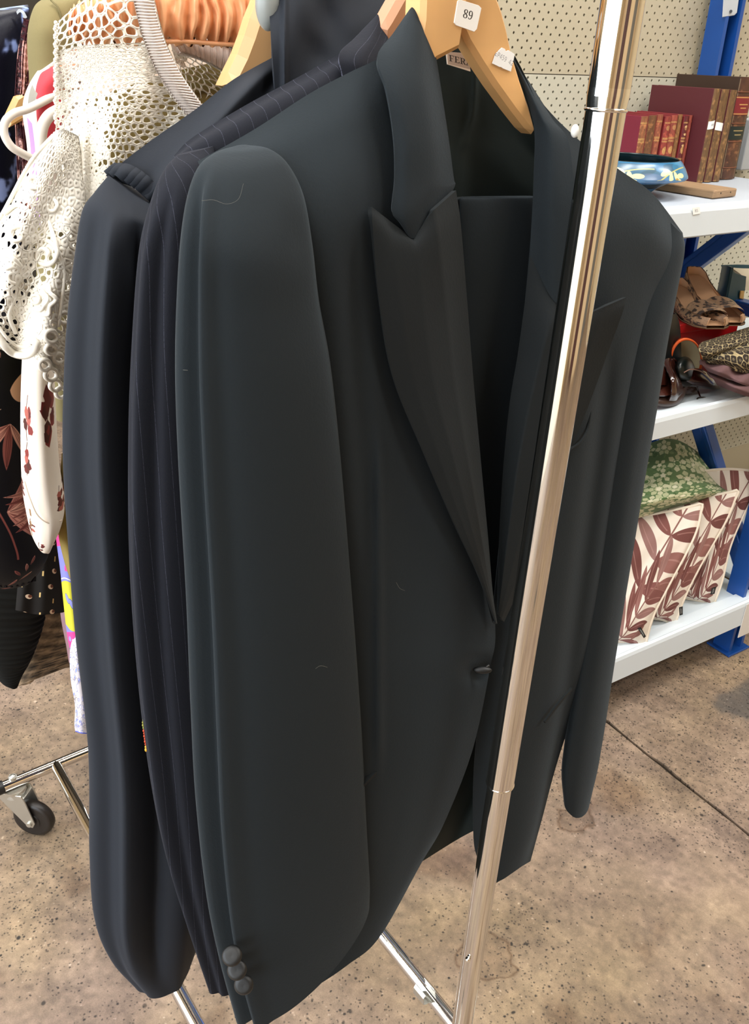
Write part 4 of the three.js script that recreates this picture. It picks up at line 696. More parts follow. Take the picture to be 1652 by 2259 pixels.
{
  const khaki = cloth(0x7d7350, { sheen: .3, sheenColor: 0xb5ac8a });
  const t = thing('khaki_jacket', 'plain khaki green garment shoulder behind the lace blouse', 'jacket', fB(100, 80, 0));
  part('sleeve', tube([[100, -6, 200, -20, -.01, .004], [76, 14, 190, 0, 0, .03], [62, 60, 180, 50, .004, .04], [60, 110, 175, 110, .004, .042], [64, 170, 175, 170, .004, .042], [70, 300, 175, 300, .004, .042], [80, 600, 180, 600, .004, .04], [100, 900, 190, 900, .004, .04]], fB, { nv: 60 }), khaki, t);
  part('seam', pathTube([fB(112, 0, .03), fB(130, 20, .038), fB(138, 60, .04), fB(142, 120, .04)], .0008, 6), khaki, t); hang(t, fB, .46, khaki, 150, 420, 0, 1000);
  const pink = dataTex(128, (u, v) => { const n = fbm(u * 22, v * 9, 3), k = n > .52; return k ? [214, 160, 150] : [60, 24, 30]; });
  const kc = seen('knit_cardigan', 'pink and black open knit edge between the khaki and navy garments', 'cardigan', fC, [[[56, 40], [70, 44, .012], [110, 40]], [[40, 110], [60, 110, .014], [110, 110]], [[34, 180], [58, 180, .014], [110, 180]], [[32, 240], [54, 240, .014], [110, 240]], [[36, 340], [60, 340, .014], [110, 340]], [[44, 500], [70, 500, .014], [120, 500]]], cloth(0xffffff, { map: rep(pink, 9, 7), bump: .002, rep: 8 }), { fold: (u, v) => .0016 * Math.sin(u * 60) + .001 * Math.sin(v * 140) }); hang(kc, fC, .52, cloth(0x4a2a2e), 128, 400, 10, 800);
  const navy = dataTex(128, (u, v) => { const n = fbm(u * 8, v * 8, 4), w = smooth(.66, .74, n); return [12 + 130 * w, 14 + 150 * w, 28 + 190 * w]; });
  const t2 = thing('navy_blouse', 'dark navy blouse with pale blue blotches at the far upper left', 'blouse', fD(10, 150, 0));
  part('sleeve', tube([[-10, 20, 62, 10, -.01, .004], [-40, 40, 66, 26, .0, .03], [-70, 100, 60, 90, .004, .04], [-80, 180, 50, 180, .004, .04], [-80, 300, 45, 300, .004, .04], [-80, 450, 50, 450, .004, .04], [-70, 800, 60, 800, .004, .04]], fD, { nv: 60 }), cloth(0xffffff, { map: rep(navy, 5), rough: .45, sheen: .2 }), t2); part('strap', sheet([[[36, 26, .036], [42, 20, .037], [52, 24, .038], [60, 38, .038]], [[38, 32, .036], [44, 27, .037], [50, 31, .038], [54, 42, .038]]], fD, { nu: 20, nv: 4, th: .002 }), std(0xc9d3dc, { roughness: .6 }), t2, 'pale strap'); hang(t2, fD, .6, cloth(0x14161f), 132, 330, 0, 700);
  const t3 = thing('wooden_hanger', 'small orange wooden hanger end peeking out above the white loop', 'hanger', fC(26, 240, .02)); part('arm', slab([[16, 256], [36, 214], [60, 205], [60, 262], [22, 282]], fC, .016, .012, { bev: .003 }), wood, t3);
}
{
  // lower left garments
  const leafPrint = canvasTex(512, 1024, (g, w, h) => {
    g.fillStyle = '#0c0b0e'; g.fillRect(0, 0, w, h);
    const leaf = (x, y, a, L, W, c) => { g.save(); g.translate(x, y); g.rotate(a); g.fillStyle = c; g.beginPath(); g.moveTo(0, 0); g.quadraticCurveTo(L * .4, -W, L, 0); g.quadraticCurveTo(L * .45, W * .8, 0, 0); g.fill(); g.strokeStyle = 'rgba(70,30,25,.55)'; g.lineWidth = 2; for (const q of [-.4, 0, .35]) { g.beginPath(); g.moveTo(8, 0); g.quadraticCurveTo(L * .45, W * q, L * .92, 0); g.stroke(); } g.restore(); };
    const cs = ['#b5786a', '#c98f7c', '#8d5148', '#d9a48e'];
    for (let k = 0; k < 9; k++) leaf(330, 120, 2.0 + k * .26, 190 + 20 * (k % 3), 34, cs[k % 4]);
    for (let k = 0; k < 6; k++) leaf(330, 60 + k * 30, 2.5 + k * .1 + .6, 150, 22, cs[(k + 1) % 4]);
    g.strokeStyle = '#7a4038'; g.lineWidth = 5; g.beginPath(); g.moveTo(360, 20); g.quadraticCurveTo(330, 220, 345, 330); g.stroke();
    for (let k = 0; k < 9; k++) leaf(300 + (k % 3) * 26, 330 + k * 26, 1.2 + (k % 3) * .5, 42, 9, cs[k % 4]);
    const pet = (x, y, R) => { for (let k = 0; k < 6; k++) { g.save(); g.translate(x, y); g.rotate(k * 1.05); g.fillStyle = k % 2 ? '#f0cdb0' : '#e7b898'; g.beginPath(); g.moveTo(0, 0); g.bezierCurveTo(R * .3, -R * .6, R * .9, -R * .55, R, -R * .1); g.bezierCurveTo(R * .95, R * .4, R * .4, R * .5, 0, 0); g.fill(); g.restore(); } g.fillStyle = '#c98a6c'; g.beginPath(); g.arc(x, y, R * .2, 0, 7); g.fill(); };
    pet(150, 690, 150); pet(60, 560, 60); for (let k = 0; k < 4; k++) leaf(300, 800, .6 + k * .45, 180, 28, cs[k]); leaf(60, 830, -.5, 210, 26, cs[0]); leaf(320, 740, .4, 100, 20, '#e7bfa2'); pet(420, 930, 50);
  });
  const tB = thing('floral_dress', 'black dress printed with dusky pink leaves and a cream flower, hanging at the left edge', 'dress', fC(30, 1000, 0));
  part('sleeve', tube([[-90, 690, 52, 690, .0, .02], [-95, 760, 56, 760, .006, .034], [-95, 900, 54, 900, .006, .036], [-95, 1050, 60, 1050, .006, .036], [-90, 1160, 88, 1150, .006, .04], [-70, 1220, 108, 1205, .006, .038], [-50, 1262, 96, 1240, .006, .03], [-34, 1288, 72, 1278, .006, .016]], fC, { unitUV: false, uvs: 1, nv: 110, fold: (a, v) => .03 * Math.sin(a * 9) * smooth(.75, 1, v) }), cloth(0xffffff, { map: (() => { const c = rep(leafPrint, 4.2, 3.6); c.wrapS = c.wrapT = THREE.RepeatWrapping; c.offset.set(.42, .58); return c; })(), rough: .6, sheen: .2, sheenColor: 0x8a7a74, bump: .0001 }), tB);
  part('cuff', sheet([[[-40, 1276, .02], [20, 1284, .026], [80, 1272, .018]], [[-40, 1286, .02], [20, 1296, .026], [80, 1282, .018]]], fC, { nu: 60, nv: 6, fold: (u) => .003 * Math.sin(u * 60) }), cloth(0x141114), tB, 'frilled black cuff'); hang(tB, HP(.54), .54, cloth(0x131114), 140, 390, 20, 1250);

  const creamPrint = canvasTex(512, 1024, (g, w, h) => {
    g.fillStyle = '#efe4d6'; g.fillRect(0, 0, w, h); seed = 44;
    const c = ['#5e2524', '#7e3330', '#a65a50', '#4a2421'];
    const bl = (x, y, r) => { g.fillStyle = c[(rnd() * 4) | 0]; g.beginPath(); for (let k = 0; k <= 8; k++) { const a = k / 8 * 6.28, q = r * (.6 + .6 * rnd()); g.lineTo(x + q * Math.cos(a), y + q * Math.sin(a)); } g.fill(); };
    const spray = (x, y, n, s) => { g.strokeStyle = '#5a3a2e'; g.lineWidth = 4; g.beginPath(); g.moveTo(x, y - 40 * s); g.quadraticCurveTo(x + 30 * s, y + 40 * s, x + 10 * s, y + 130 * s); g.stroke(); for (let k = 0; k < n; k++) bl(x + 60 * s * (rnd() - .5), y + 120 * s * rnd(), (14 + 18 * rnd()) * s); };
    for (let k = 0; k < 3; k++) { const o = k * 250 - 20; spray(o + 60, 60, 9, .6); spray(o + 100, 190, 12, .8); spray(o + 210, 230, 9, .6); spray(o + 215, 330, 7, .5); spray(o + 70, 470, 12, .75); spray(o + 22, 440, 7, .6); spray(o + 24, 560, 5, .5); spray(o + 226, 640, 5, .5); spray(o + 200, 800, 5, .6); spray(o + 120, 20, 7, .5); } g.fillStyle = '#8a6a4a'; for (let k = 0; k < 4; k++) g.fillRect(196 + k * 8, 560 + k * 74, 9, 40);
  });
  const fQ = HP(.37), tC = thing('floral_blouse', 'cream satin blouse sleeve with dark red flowers below the lace sleeve', 'blouse', fQ(90, 1000, 0));
  const cream = cloth(0xffffff, { map: creamPrint, rough: .45, sheen: .25, sheenColor: 0xfff0dd, bump: .00008 });
  part('sleeve', tube([[58, 700, 116, 700, 0, .02], [50, 780, 118, 780, .006, .03], [46, 900, 122, 900, .006, .033], [47, 1020, 130, 1020, .006, .034], [50, 1080, 140, 1080, .006, .034], [58, 1130, 142, 1120, .006, .034], [68, 1172, 134, 1150, .006, .03], [84, 1202, 122, 1172, .006, .024], [98, 1211, 112, 1204, .006, .012]], fQ, { unitUV: true, nv: 110, fold: (a, v) => .04 * gauss(a, 1.4, .25) + .02 * Math.sin(a * 4 + v * 5) }), cream, tC);
  part('cuff_seam', pathTube([fQ(54, 1062, .03), fQ(66, 1100, .037), fQ(84, 1138, .04), fQ(108, 1154, .04), fQ(136, 1148, .03)], .0007, 6), std(0xdccbb8, { roughness: .8 }), tC); hang(tC, HP(.41), .41, cloth(0xe6d8c8), 170, 470, 20, 1150);

  const dots = canvasTex(256, 256, (g, w, h) => { g.fillStyle = '#14110f'; g.fillRect(0, 0, w, h); const d = (x, y) => { g.fillStyle = '#e8cdb0'; g.beginPath(); g.ellipse(x, y, 19, 15, .3, 0, 7); g.fill(); g.fillStyle = '#6a3d2c'; g.beginPath(); g.ellipse(x + 8, y - 3, 11, 10, .3, 0, 7); g.fill(); }, b = (x, y) => { g.fillStyle = '#d9b878'; g.fillRect(x - 4, y - 15, 9, 30); }; d(60, 50); d(190, 120); d(70, 185); b(140, 40); b(30, 110); b(130, 170); b(215, 210); d(215, 25); }, true);
  const sb = seen('spotted_blouse', 'black blouse hem with cream and brown spots above the grey brown knit', 'blouse', fD, [[[60, 1130], [95, 1150, .01], [160, 1130]], [[44, 1230], [95, 1230, .014], [170, 1230]], [[38, 1300], [95, 1302, .014], [175, 1300]], [[34, 1346], [92, 1356, .012], [175, 1346]]], cloth(0xffffff, { map: rep(dots, 17), rough: .6, bump: .0001 }), { fold: (u, v) => .003 * Math.sin(u * 14) }); hang(sb, HP(.62), .62, cloth(0x14110f), 150, 320, 0, 1340);
  const ribBump = { bumpMap: rep(ribTex, 4, 5), bumpScale: .0035 };
  const rib = cloth(0x151513, { sheen: .3, sheenColor: 0x55554c }); Object.assign(rib, ribBump);
  const tk = thing('ribbed_cardigan', 'black ribbed knit cardigan sleeve hanging lowest at the left edge', 'cardigan', fE(30, 1420, 0));
  part('sleeve', tube([[-60, 1200, 110, 1190, 0, .02], [-60, 1290, 106, 1290, .004, .03], [-50, 1380, 96, 1370, .004, .03], [-30, 1450, 72, 1440, .004, .028], [-4, 1494, 50, 1478, .004, .024], [18, 1510, 40, 1508, .004, .012]], fE, { nv: 160, fold: (a, v) => .028 * Math.sin(v * 6.283 * 30) }), rib, tk); hang(tk, HP(.68), .68, rib, 145, 250, 0, 1200);
  const brownKnit = dataTex(128, (u, v) => { const r = Math.sin((v + u * .25) * 6.283 * 8) * .5 + .5, n = fbm(u * 30, v * 12, 3); const k = .62 + .3 * r + .5 * (n - .5); return [138 * k, 116 * k, 92 * k]; });
  const bk = cloth(0xffffff, { map: rep(brownKnit, 6), bump: .002, rep: 10 });
  const bs = seen('brown_sweater', 'mottled grey brown knitted sweater hem behind the black ribbed sleeve', 'sweater', HP(.74), [[[60, 1200], [110, 1200, .02], [190, 1190]], [[50, 1330], [110, 1330, .022], [186, 1320]], [[38, 1440], [100, 1430, .024], [176, 1410]], [[32, 1516], [96, 1492, .022], [164, 1466]]], bk, { fold: (u, v) => .0014 * Math.sin(v * 6.283 * 34 + u * 8) + .004 * Math.sin(u * 9) }); hang(bs, HP(.74), .74, bk, 150, 215, 0, 1420);
  const mg = seen('mauve_garment', 'thin mauve garment edge beside the grey brown knit', 'garment', HP(.64), [[[126, 1180], [140, 1180, .006], [180, 1180]], [[132, 1340], [146, 1340, .008], [180, 1340]], [[146, 1425], [158, 1425, .008], [185, 1425]], [[152, 1462], [162, 1460, .006], [188, 1455]]], cloth(0xa5838a), {}); hang(mg, HP(.65), .65, cloth(0xa5838a), 160, 290, 0, 1400);

  const silkArt = canvasTex(256, 768, (g, w, h) => {
    g.fillStyle = '#7d7fc6'; g.fillRect(0, 0, w, h); g.strokeStyle = '#f0418e'; g.lineWidth = 26; for (let k = 0; k < 3; k++) { g.beginPath(); g.arc(90, 130 + k * 95, 70, -1.2, 1.9); g.stroke(); } g.lineWidth = 60; g.beginPath(); g.moveTo(20, 0); g.lineTo(26, 190); g.stroke();
    g.fillStyle = '#c6c13a'; g.beginPath(); g.moveTo(0, 360); g.bezierCurveTo(120, 330, 200, 420, 256, 400); g.lineTo(256, 560); g.bezierCurveTo(150, 600, 90, 620, 0, 560); g.fill(); g.strokeStyle = '#3c4a8c'; g.lineWidth = 5; for (let k = 0; k < 5; k++) { g.beginPath(); g.ellipse(60 + 42 * k, 440 + 26 * (k % 3), 30, 13, .8, 0, 7); g.stroke(); g.fillStyle = '#8b8fd0'; g.fill(); } g.strokeStyle = '#e9e7c9'; g.beginPath(); g.moveTo(0, 345); g.bezierCurveTo(120, 320, 200, 410, 256, 390); g.stroke();
    g.fillStyle = '#e5478f'; g.fillRect(0, 600, w, 100); g.fillStyle = '#8a8fd6'; for (let k = 0; k < 5; k++) { g.beginPath(); g.arc(30 + 50 * k, 640 + 20 * (k % 2), 16, 0, 7); g.fill(); } g.fillStyle = '#3a3fa6'; g.fillRect(0, 700, w, 68);
  });
  const sd = seen('silk_scarf_dress', 'bright pink, blue and yellow printed silk strip beside the dark shirt sleeve', 'dress', HP(.39), [[[122, 1150], [140, 1150, .006], [200, 1150]], [[124, 1190], [150, 1190, .01], [215, 1190]], [[133, 1260], [158, 1260, .012], [225, 1260]], [[140, 1330], [165, 1330, .012], [230, 1330]], [[148, 1400], [172, 1400, .012], [235, 1400]], [[158, 1450], [182, 1450, .012], [240, 1450]]], cloth(0xffffff, { map: silkArt, rough: .45, sheen: .15, bump: .00006 }), { unitUV: true, nu: 24 }); hang(sd, HP(.392), .392, cloth(0x56588c, { rough: .45, sheen: .15 }), 180, 520, 420, 1420);
  const mu = seen('mustard_garment', 'mustard khaki garment edge behind the dark shirt sleeve', 'garment', HP(.375), [[[136, 1000], [150, 1000, .006], [190, 1000]], [[130, 1100], [150, 1100, .01], [200, 1100]], [[128, 1172], [152, 1172, .01], [200, 1172]], [[142, 1240], [160, 1240, .01], [210, 1240]], [[160, 1290], [176, 1290, .008], [215, 1290]]], cloth(0x8c7a44), {}); hang(mu, HP(.376), .376, cloth(0x6f6038), 190, 640, 150, 1270);
  const paisley = canvasTex(256, 768, (g, w, h) => { g.fillStyle = '#c9c3c8'; g.fillRect(0, 0, w, h); seed = 6; for (let k = 0; k < 260; k++) { const x = rnd() * w, y = rnd() * h, r = 4 + 15 * rnd(); g.strokeStyle = ['#7d7a86', '#6a78c4', '#8f8378', '#5b61b0'][(rnd() * 4) | 0]; g.lineWidth = 2 + rnd() * 2; g.beginPath(); g.arc(x, y, r, rnd() * 6, rnd() * 6 + 3); g.stroke(); if (k % 5 === 0) { g.fillStyle = '#7f8fd8'; g.beginPath(); g.ellipse(x, y, r * .5, r * .8, .6, 0, 7); g.fill(); } } g.fillStyle = '#5560bd'; g.fillRect(0, h - 22, w, 22); });
  const ps = seen('paisley_scarf', 'grey and blue paisley scarf end hanging below the bright silk', 'scarf', HP(.382), [[[162, 1400], [178, 1396, .006], [220, 1390]], [[154, 1440], [176, 1440, .01], [222, 1440]], [[156, 1500], [180, 1500, .012], [224, 1500]], [[165, 1555], [186, 1555, .01], [226, 1555]], [[164, 1598], [184, 1600, .01], [226, 1598]], [[166, 1614], [186, 1619, .01], [228, 1616]]], cloth(0xffffff, { map: paisley, rough: .5, bump: .00006 }), { unitUV: true }); hang(ps, HP(.384), .384, cloth(0x8f8b94, { rough: .5 }), 200, 620, 420, 1580);
}

// ---------- things on the shelves ----------
const shop = (p) => { const d = p.clone().sub(P0); return { a: d.x * S.x + d.z * S.z, h: p.y, m: d.x * M.x + d.z * M.z }; };
const px = (m, x, y) => shop(MP(m)(x, y));
const leather = (r, g, b, gold = 0, sd = 1) => dataTex(128, (u, v, i, j) => {
  const n = fbm(u * 9 + sd * 7, v * 20 + sd, 4), w = smooth(.52, .75, fbm(u * 5 + sd, v * 30, 4)); let k = .72 + .5 * n; let c = [r * k + 45 * w, g * k + 34 * w, b * k + 20 * w];
  if (gold) for (const q of [.06, .2, .34, .62, .66, .9]) if (Math.abs(v - q) < .012 && hash(i + sd * 9, j) > .3) c = [196, 158, 92];
  if (gold > 1) { const e = Math.hypot((u - .5) / .3, (v - .48) / .06); if (e < 1 && hash(i, j + sd) > .25) c = [204, 164, 96]; const e2 = Math.hypot((u - .5) / .25, (v - .82) / .04); if (e2 < 1 && hash(i, j) > .35) c = [192, 150, 92]; }
  if (gold > 2) { const e = Math.hypot((u - .5) / .25, (v - .2) / .05); if (e < 1 && e > .35) c = [206, 170, 110]; for (const q of [.55, .72, .84]) { const e3 = Math.hypot((u - .5) / .25, (v - q) / .02); if (e3 < 1) c = [212, 176, 120]; } }
  return c.map((q) => Math.max(0, Math.min(255, q)));
});
function book(label, group, a0, a1, h0, h1, m, depth, coverC, spineTex, extra) {
  const t = thing('book', label, 'book', A((a0 + a1) / 2, h0, m - depth / 2), group), w = a1 - a0, g = .0004;
  const cm = std(coverC, { roughness: .6, bumpMap: rep(grainTex, 14), bumpScale: .0002 });
  part('cover', sbox(a0 + g, a0 + .0028, h0 + .0005, h1, m - depth, m - .004, .0008), cm, t);
  part('cover', sbox(a1 - .0028, a1 - g, h0 + .0005, h1, m - depth, m - .004, .0008), cm, t);
  part('page_block', sbox(a0 + .0028, a1 - .0028, h0 + .003, h1 - .003, m - depth + .004, m - .004, .0005), std(0x9c8a6c, { roughness: .9 }), t);
  const sh = [], n = 10; for (let k = 0; k <= n; k++) { const x = k / n; sh.push([a0 + g + (w - 2 * g) * x, m - .006 + .006 * Math.sin(Math.PI * x) ** .6]); }
  const R = [[], []], U = [[], []]; sh.forEach(([a, mm], k) => { R[0].push(A(a, h1, mm)); R[1].push(A(a, h0 + .0005, mm)); U[0].push([k / n, 1]); U[1].push([k / n, 0]); });
  const geo = [gridGeo(R, U)]; const c = A((a0 + a1) / 2, h1, m - .006); geo.push(gridGeo([R[0].map(() => c), R[0]], [U[0], U[0]]));
  const sp = part('spine', geo, std(0xffffff, { map: spineTex, roughness: .5, bumpMap: rep(grainTex, 2), bumpScale: .0003, side: THREE.DoubleSide }), t);
  const bands = []; for (const q of extra?.bands ?? []) bands.push(pathTube(sh.map(([a, mm]) => A(a, lerp(h0, h1, q), mm + .0002)), .0012, 6)); if (bands.length) part('raised_band', bands, std(0x6e3d22, { roughness: .5 }), sp).userData.kind = 'stuff';
  for (const s of extra?.stickers ?? []) part(s.name ?? 'sticker', [gridGeo(...[0].map(() => { const P = [[], []], U2 = [[], []]; for (let k = 0; k <= 8; k++) { const x = lerp(s.u0, s.u1, k / 8), a = a0 + w * x, mm = m - .006 + .006 * Math.sin(Math.PI * x) ** .6 + .0006; P[0].push(A(a, lerp(h0, h1, s.v1) + (s.tilt ?? 0) * k / 8, mm)); P[1].push(A(a, lerp(h0, h1, s.v0) + (s.tilt ?? 0) * k / 8, mm)); U2[0].push([k / 8, 1]); U2[1].push([k / 8, 0]); } return [P, U2]; })[0])], std(0xffffff, { map: s.map, roughness: .6, side: THREE.DoubleSide }), sp, s.label);
  return t;
}
{
  const white = (txt) => canvasTex(64, 64, (g) => { g.fillStyle = '#f2f1ec'; g.fillRect(0, 0, 64, 64); if (txt) { g.fillStyle = '#555'; g.font = '26px serif'; g.fillText(txt, 20, 40); } });
  // eight small red volumes
  const mS = -.3, tops = [1418, 1436, 1457, 1472, 1487, 1503, 1514, 1525, 1534], hTop = px(mS, 1475, 255).h;
  const kinds = [[146, 92, 60, 1], [112, 74, 46, 0], [150, 84, 60, 1], [146, 60, 50, 2], [152, 74, 58, 2], [136, 94, 54, 0], [96, 34, 34, 3], [140, 62, 48, 0]];
  const words = ['thin tan spine and wide crimson cover, leftmost small volume', 'dull brown spine, second of the small red volumes from the left', 'pale rust spine beside the dull brown one', 'brick red spine with a faint gilt oval, fourth small volume', 'salmon red spine with a faint gilt oval, fifth small volume', 'ochre brown spine, sixth small volume', 'dark maroon spine with gilt ornaments', 'narrow red brown spine next to the tall maroon books'];
  for (let k = 0; k < 8; k++) { const a0 = px(mS, tops[k], 252).a, a1 = px(mS, tops[k + 1], 252).a; book('small leather book with ' + words[k], 'small red leather books on the top shelf', a0, a1 - .0006, 1.1, hTop + .0015 * ((k * 7) % 3 - 1), mS - .002 * (k % 3), .115, k === 0 ? 0x7d1730 : 0x7a2026, leather(kinds[k][0], kinds[k][1], kinds[k][2], kinds[k][3], k + 1)); }
  // three tall volumes
  const mT = -.262, xs = [1578, 1595, 1615, 1632], hT = px(mT, 1600, 196).h;
  for (let k = 0; k < 3; k++) { const a0 = px(mT, xs[k], 196).a, a1 = px(mT, xs[k + 1], 196).a; book(['tall maroon book with worn spine and white sticker, leftmost of the tall three', 'tall worn brown book with small white sticker, middle of the tall three', 'tall worn brown book without sticker, right of the tall three'][k], 'tall brown spined books on the top shelf', a0, a1 - .0006, 1.1, hT - .001 * k, mT, .165, 0x561a22, leather(112, 82, 50, 0, 11 + k), { stickers: k < 2 ? [{ u0: .08, u1: .95, v0: .575, v1: .66, map: white(k ? '' : '86'), tilt: .003 * (k ? -1 : 1), name: 'sticker', label: 'small white sticker' }] : [] }); }
  const b0 = px(-.282, 1636, 172), hB = px(-.282, 1640, 170).h, red = canvasTex(64, 64, (g) => { g.fillStyle = '#7a1f22'; g.fillRect(0, 0, 64, 64); g.fillStyle = '#b98a4e'; g.fillRect(0, 2, 64, 4); g.fillRect(0, 58, 64, 4); g.fillRect(14, 26, 36, 4); g.fillRect(20, 38, 24, 4); }), green = canvasTex(64, 64, (g) => { g.fillStyle = '#18241c'; g.fillRect(0, 0, 64, 64); g.fillStyle = '#a08a58'; g.fillRect(12, 18, 40, 5); g.fillRect(18, 38, 28, 5); });
  book('largest dark brown book with red and green spine labels, at the right of the row', null, b0.a, b0.a + .05, 1.1, hB, -.282, .185, 0x3a2618, leather(84, 52, 36, 0, 21), { bands: [.12, .38, .56, .86], stickers: [{ u0: .02, u1: .98, v0: .64, v1: .82, map: red, name: 'title_label', label: 'red spine label' }, { u0: .02, u1: .98, v0: .4, v1: .53, map: green, name: 'title_label', label: 'dark green spine label' }] });
  const g0 = shop(onY(1634, 376, 1.1)), gb = thing('file_box', 'plain pale grey box at the right end of the top shelf', 'box', A(g0.a + .05, 1.1, g0.m - .1));
  part('body', sbox(g0.a, g0.a + .09, 1.1, 1.21, g0.m - .16, g0.m, .003), std(0xa9aeb0, { roughness: .6 }), gb);
}
{ // painted bowl
  const c = onY(1378, 428, 1.1), t = thing('glazed_bowl', 'low blue glazed bowl with incurved sides and painted yellow flowers', 'bowl', c);
  const art = canvasTex(1024, 256, (g, w, h) => {
    g.fillStyle = '#2f6f98'; g.fillRect(0, 0, w, h); seed = 3;
    for (let k = 0; k < 70; k++) { g.fillStyle = ['rgba(60,150,190,.35)', 'rgba(36,60,70,.4)', 'rgba(140,120,160,.3)', 'rgba(20,90,130,.4)'][(rnd() * 4) | 0]; g.beginPath(); g.ellipse(rnd() * w, rnd() * h, 30 + 70 * rnd(), 14 + 30 * rnd(), rnd(), 0, 7); g.fill(); }
    for (let f = 0; f < 7; f++) { const x = 70 + f * 146, y = 60; g.strokeStyle = '#b9b06a'; g.lineWidth = 4; g.beginPath(); g.moveTo(x - 60, y + 20); g.quadraticCurveTo(x, y - 30, x + 80, y - 24); g.stroke(); g.fillStyle = '#d6d09c'; for (let k = 0; k < 6; k++) { g.beginPath(); g.ellipse(x + 32 * Math.cos(k), y + 16 * Math.sin(k * 1.3), 18, 8, k * .9, 0, 7); g.fill(); } g.fillStyle = '#a88a4a'; g.beginPath(); g.arc(x + 10, y + 14, 8, 0, 7); g.fill(); }
  }, true);
  const glaze = new THREE.MeshPhysicalMaterial({ color: 0xffffff, map: art, roughness: .3, clearcoat: .4, clearcoatRoughness: .2, side: THREE.DoubleSide });
  const out = [[.088, .064], [.093, .06], [.1, .05], [.1065, .038], [.107, .035], [.104, .032], [.088, .0295], [.07, .024], [.055, .014], [.042, .003], [.04, .0005], [.0005, .0005]].map(([x, y]) => new THREE.Vector2(x, y)).reverse();
  const g1 = new THREE.LatheGeometry(out, 80); g1.rotateY(1.1); g1.translate(c.x, c.y, c.z); part('bowl_wall', g1, glaze, t);
  const inn = [[.0005, .007], [.05, .012], [.08, .027], [.1, .036], [.097, .047], [.088, .058], [.0855, .0625], [.0868, .065], [.088, .064]].map(([x, y]) => new THREE.Vector2(x, y)); const g2 = new THREE.LatheGeometry(inn, 80); g2.translate(c.x, c.y, c.z); part('bowl_interior', g2, new THREE.MeshPhysicalMaterial({ color: 0x16282c, roughness: .15, side: THREE.DoubleSide }), t, 'dark glazed interior');
}
{ // wooden board
  const a = onY(1441, 418, 1.1), b = onY(1572, 439, 1.1), d = onY(1611, 431, 1.1), t = thing('wooden_board', 'thin bare wooden board with two nail holes in its end, lying before the books', 'board', a.clone().add(d).multiplyScalar(.5));
  const ax = b.clone().sub(a), L = ax.length(), W = b.distanceTo(d) * .92; ax.normalize(); const sd = V(0, 1, 0).cross(ax).normalize(); const cen = a.clone().addScaledVector(ax, L / 2).addScaledVector(sd, W / 2).setY(1.1 + .0075);
  const bw = std(0xffffff, { roughness: .7, map: dataTex(256, (u, v) => { const g = fbm(u * 5, v * 60, 4), k = .7 + .55 * g; return [150 * k, 121 * k, 90 * k]; }) });
  const g = new RoundedBoxGeometry(L, .015, W, 3, .003); g.applyMatrix4(new THREE.Matrix4().makeBasis(ax, V(0, 1, 0), ax.clone().cross(V(0, 1, 0)))); g.translate(cen.x, cen.y, cen.z); part('plank', g, bw, t);
  for (const q of [.3, .72]) part('nail_hole', cyl(b.clone().addScaledVector(ax, -.002).addScaledVector(sd, W * q).setY(1.109), b.clone().addScaledVector(ax, .0006).addScaledVector(sd, W * q).setY(1.109), .0013, 10), std(0x17120d), t);
}
const MID = .722;
const snake = dataTex(256, (u, v) => { const n = fbm(u * 9, v * 9, 4), s = fbm(u * 40, v * 40, 2), d = smooth(.5, .6, n + .18 * (s - .5)); const k = .9 + .3 * (s - .5); return [lerp(188, 74, d) * k, lerp(150, 60, d) * k, lerp(116, 54, d) * k]; });
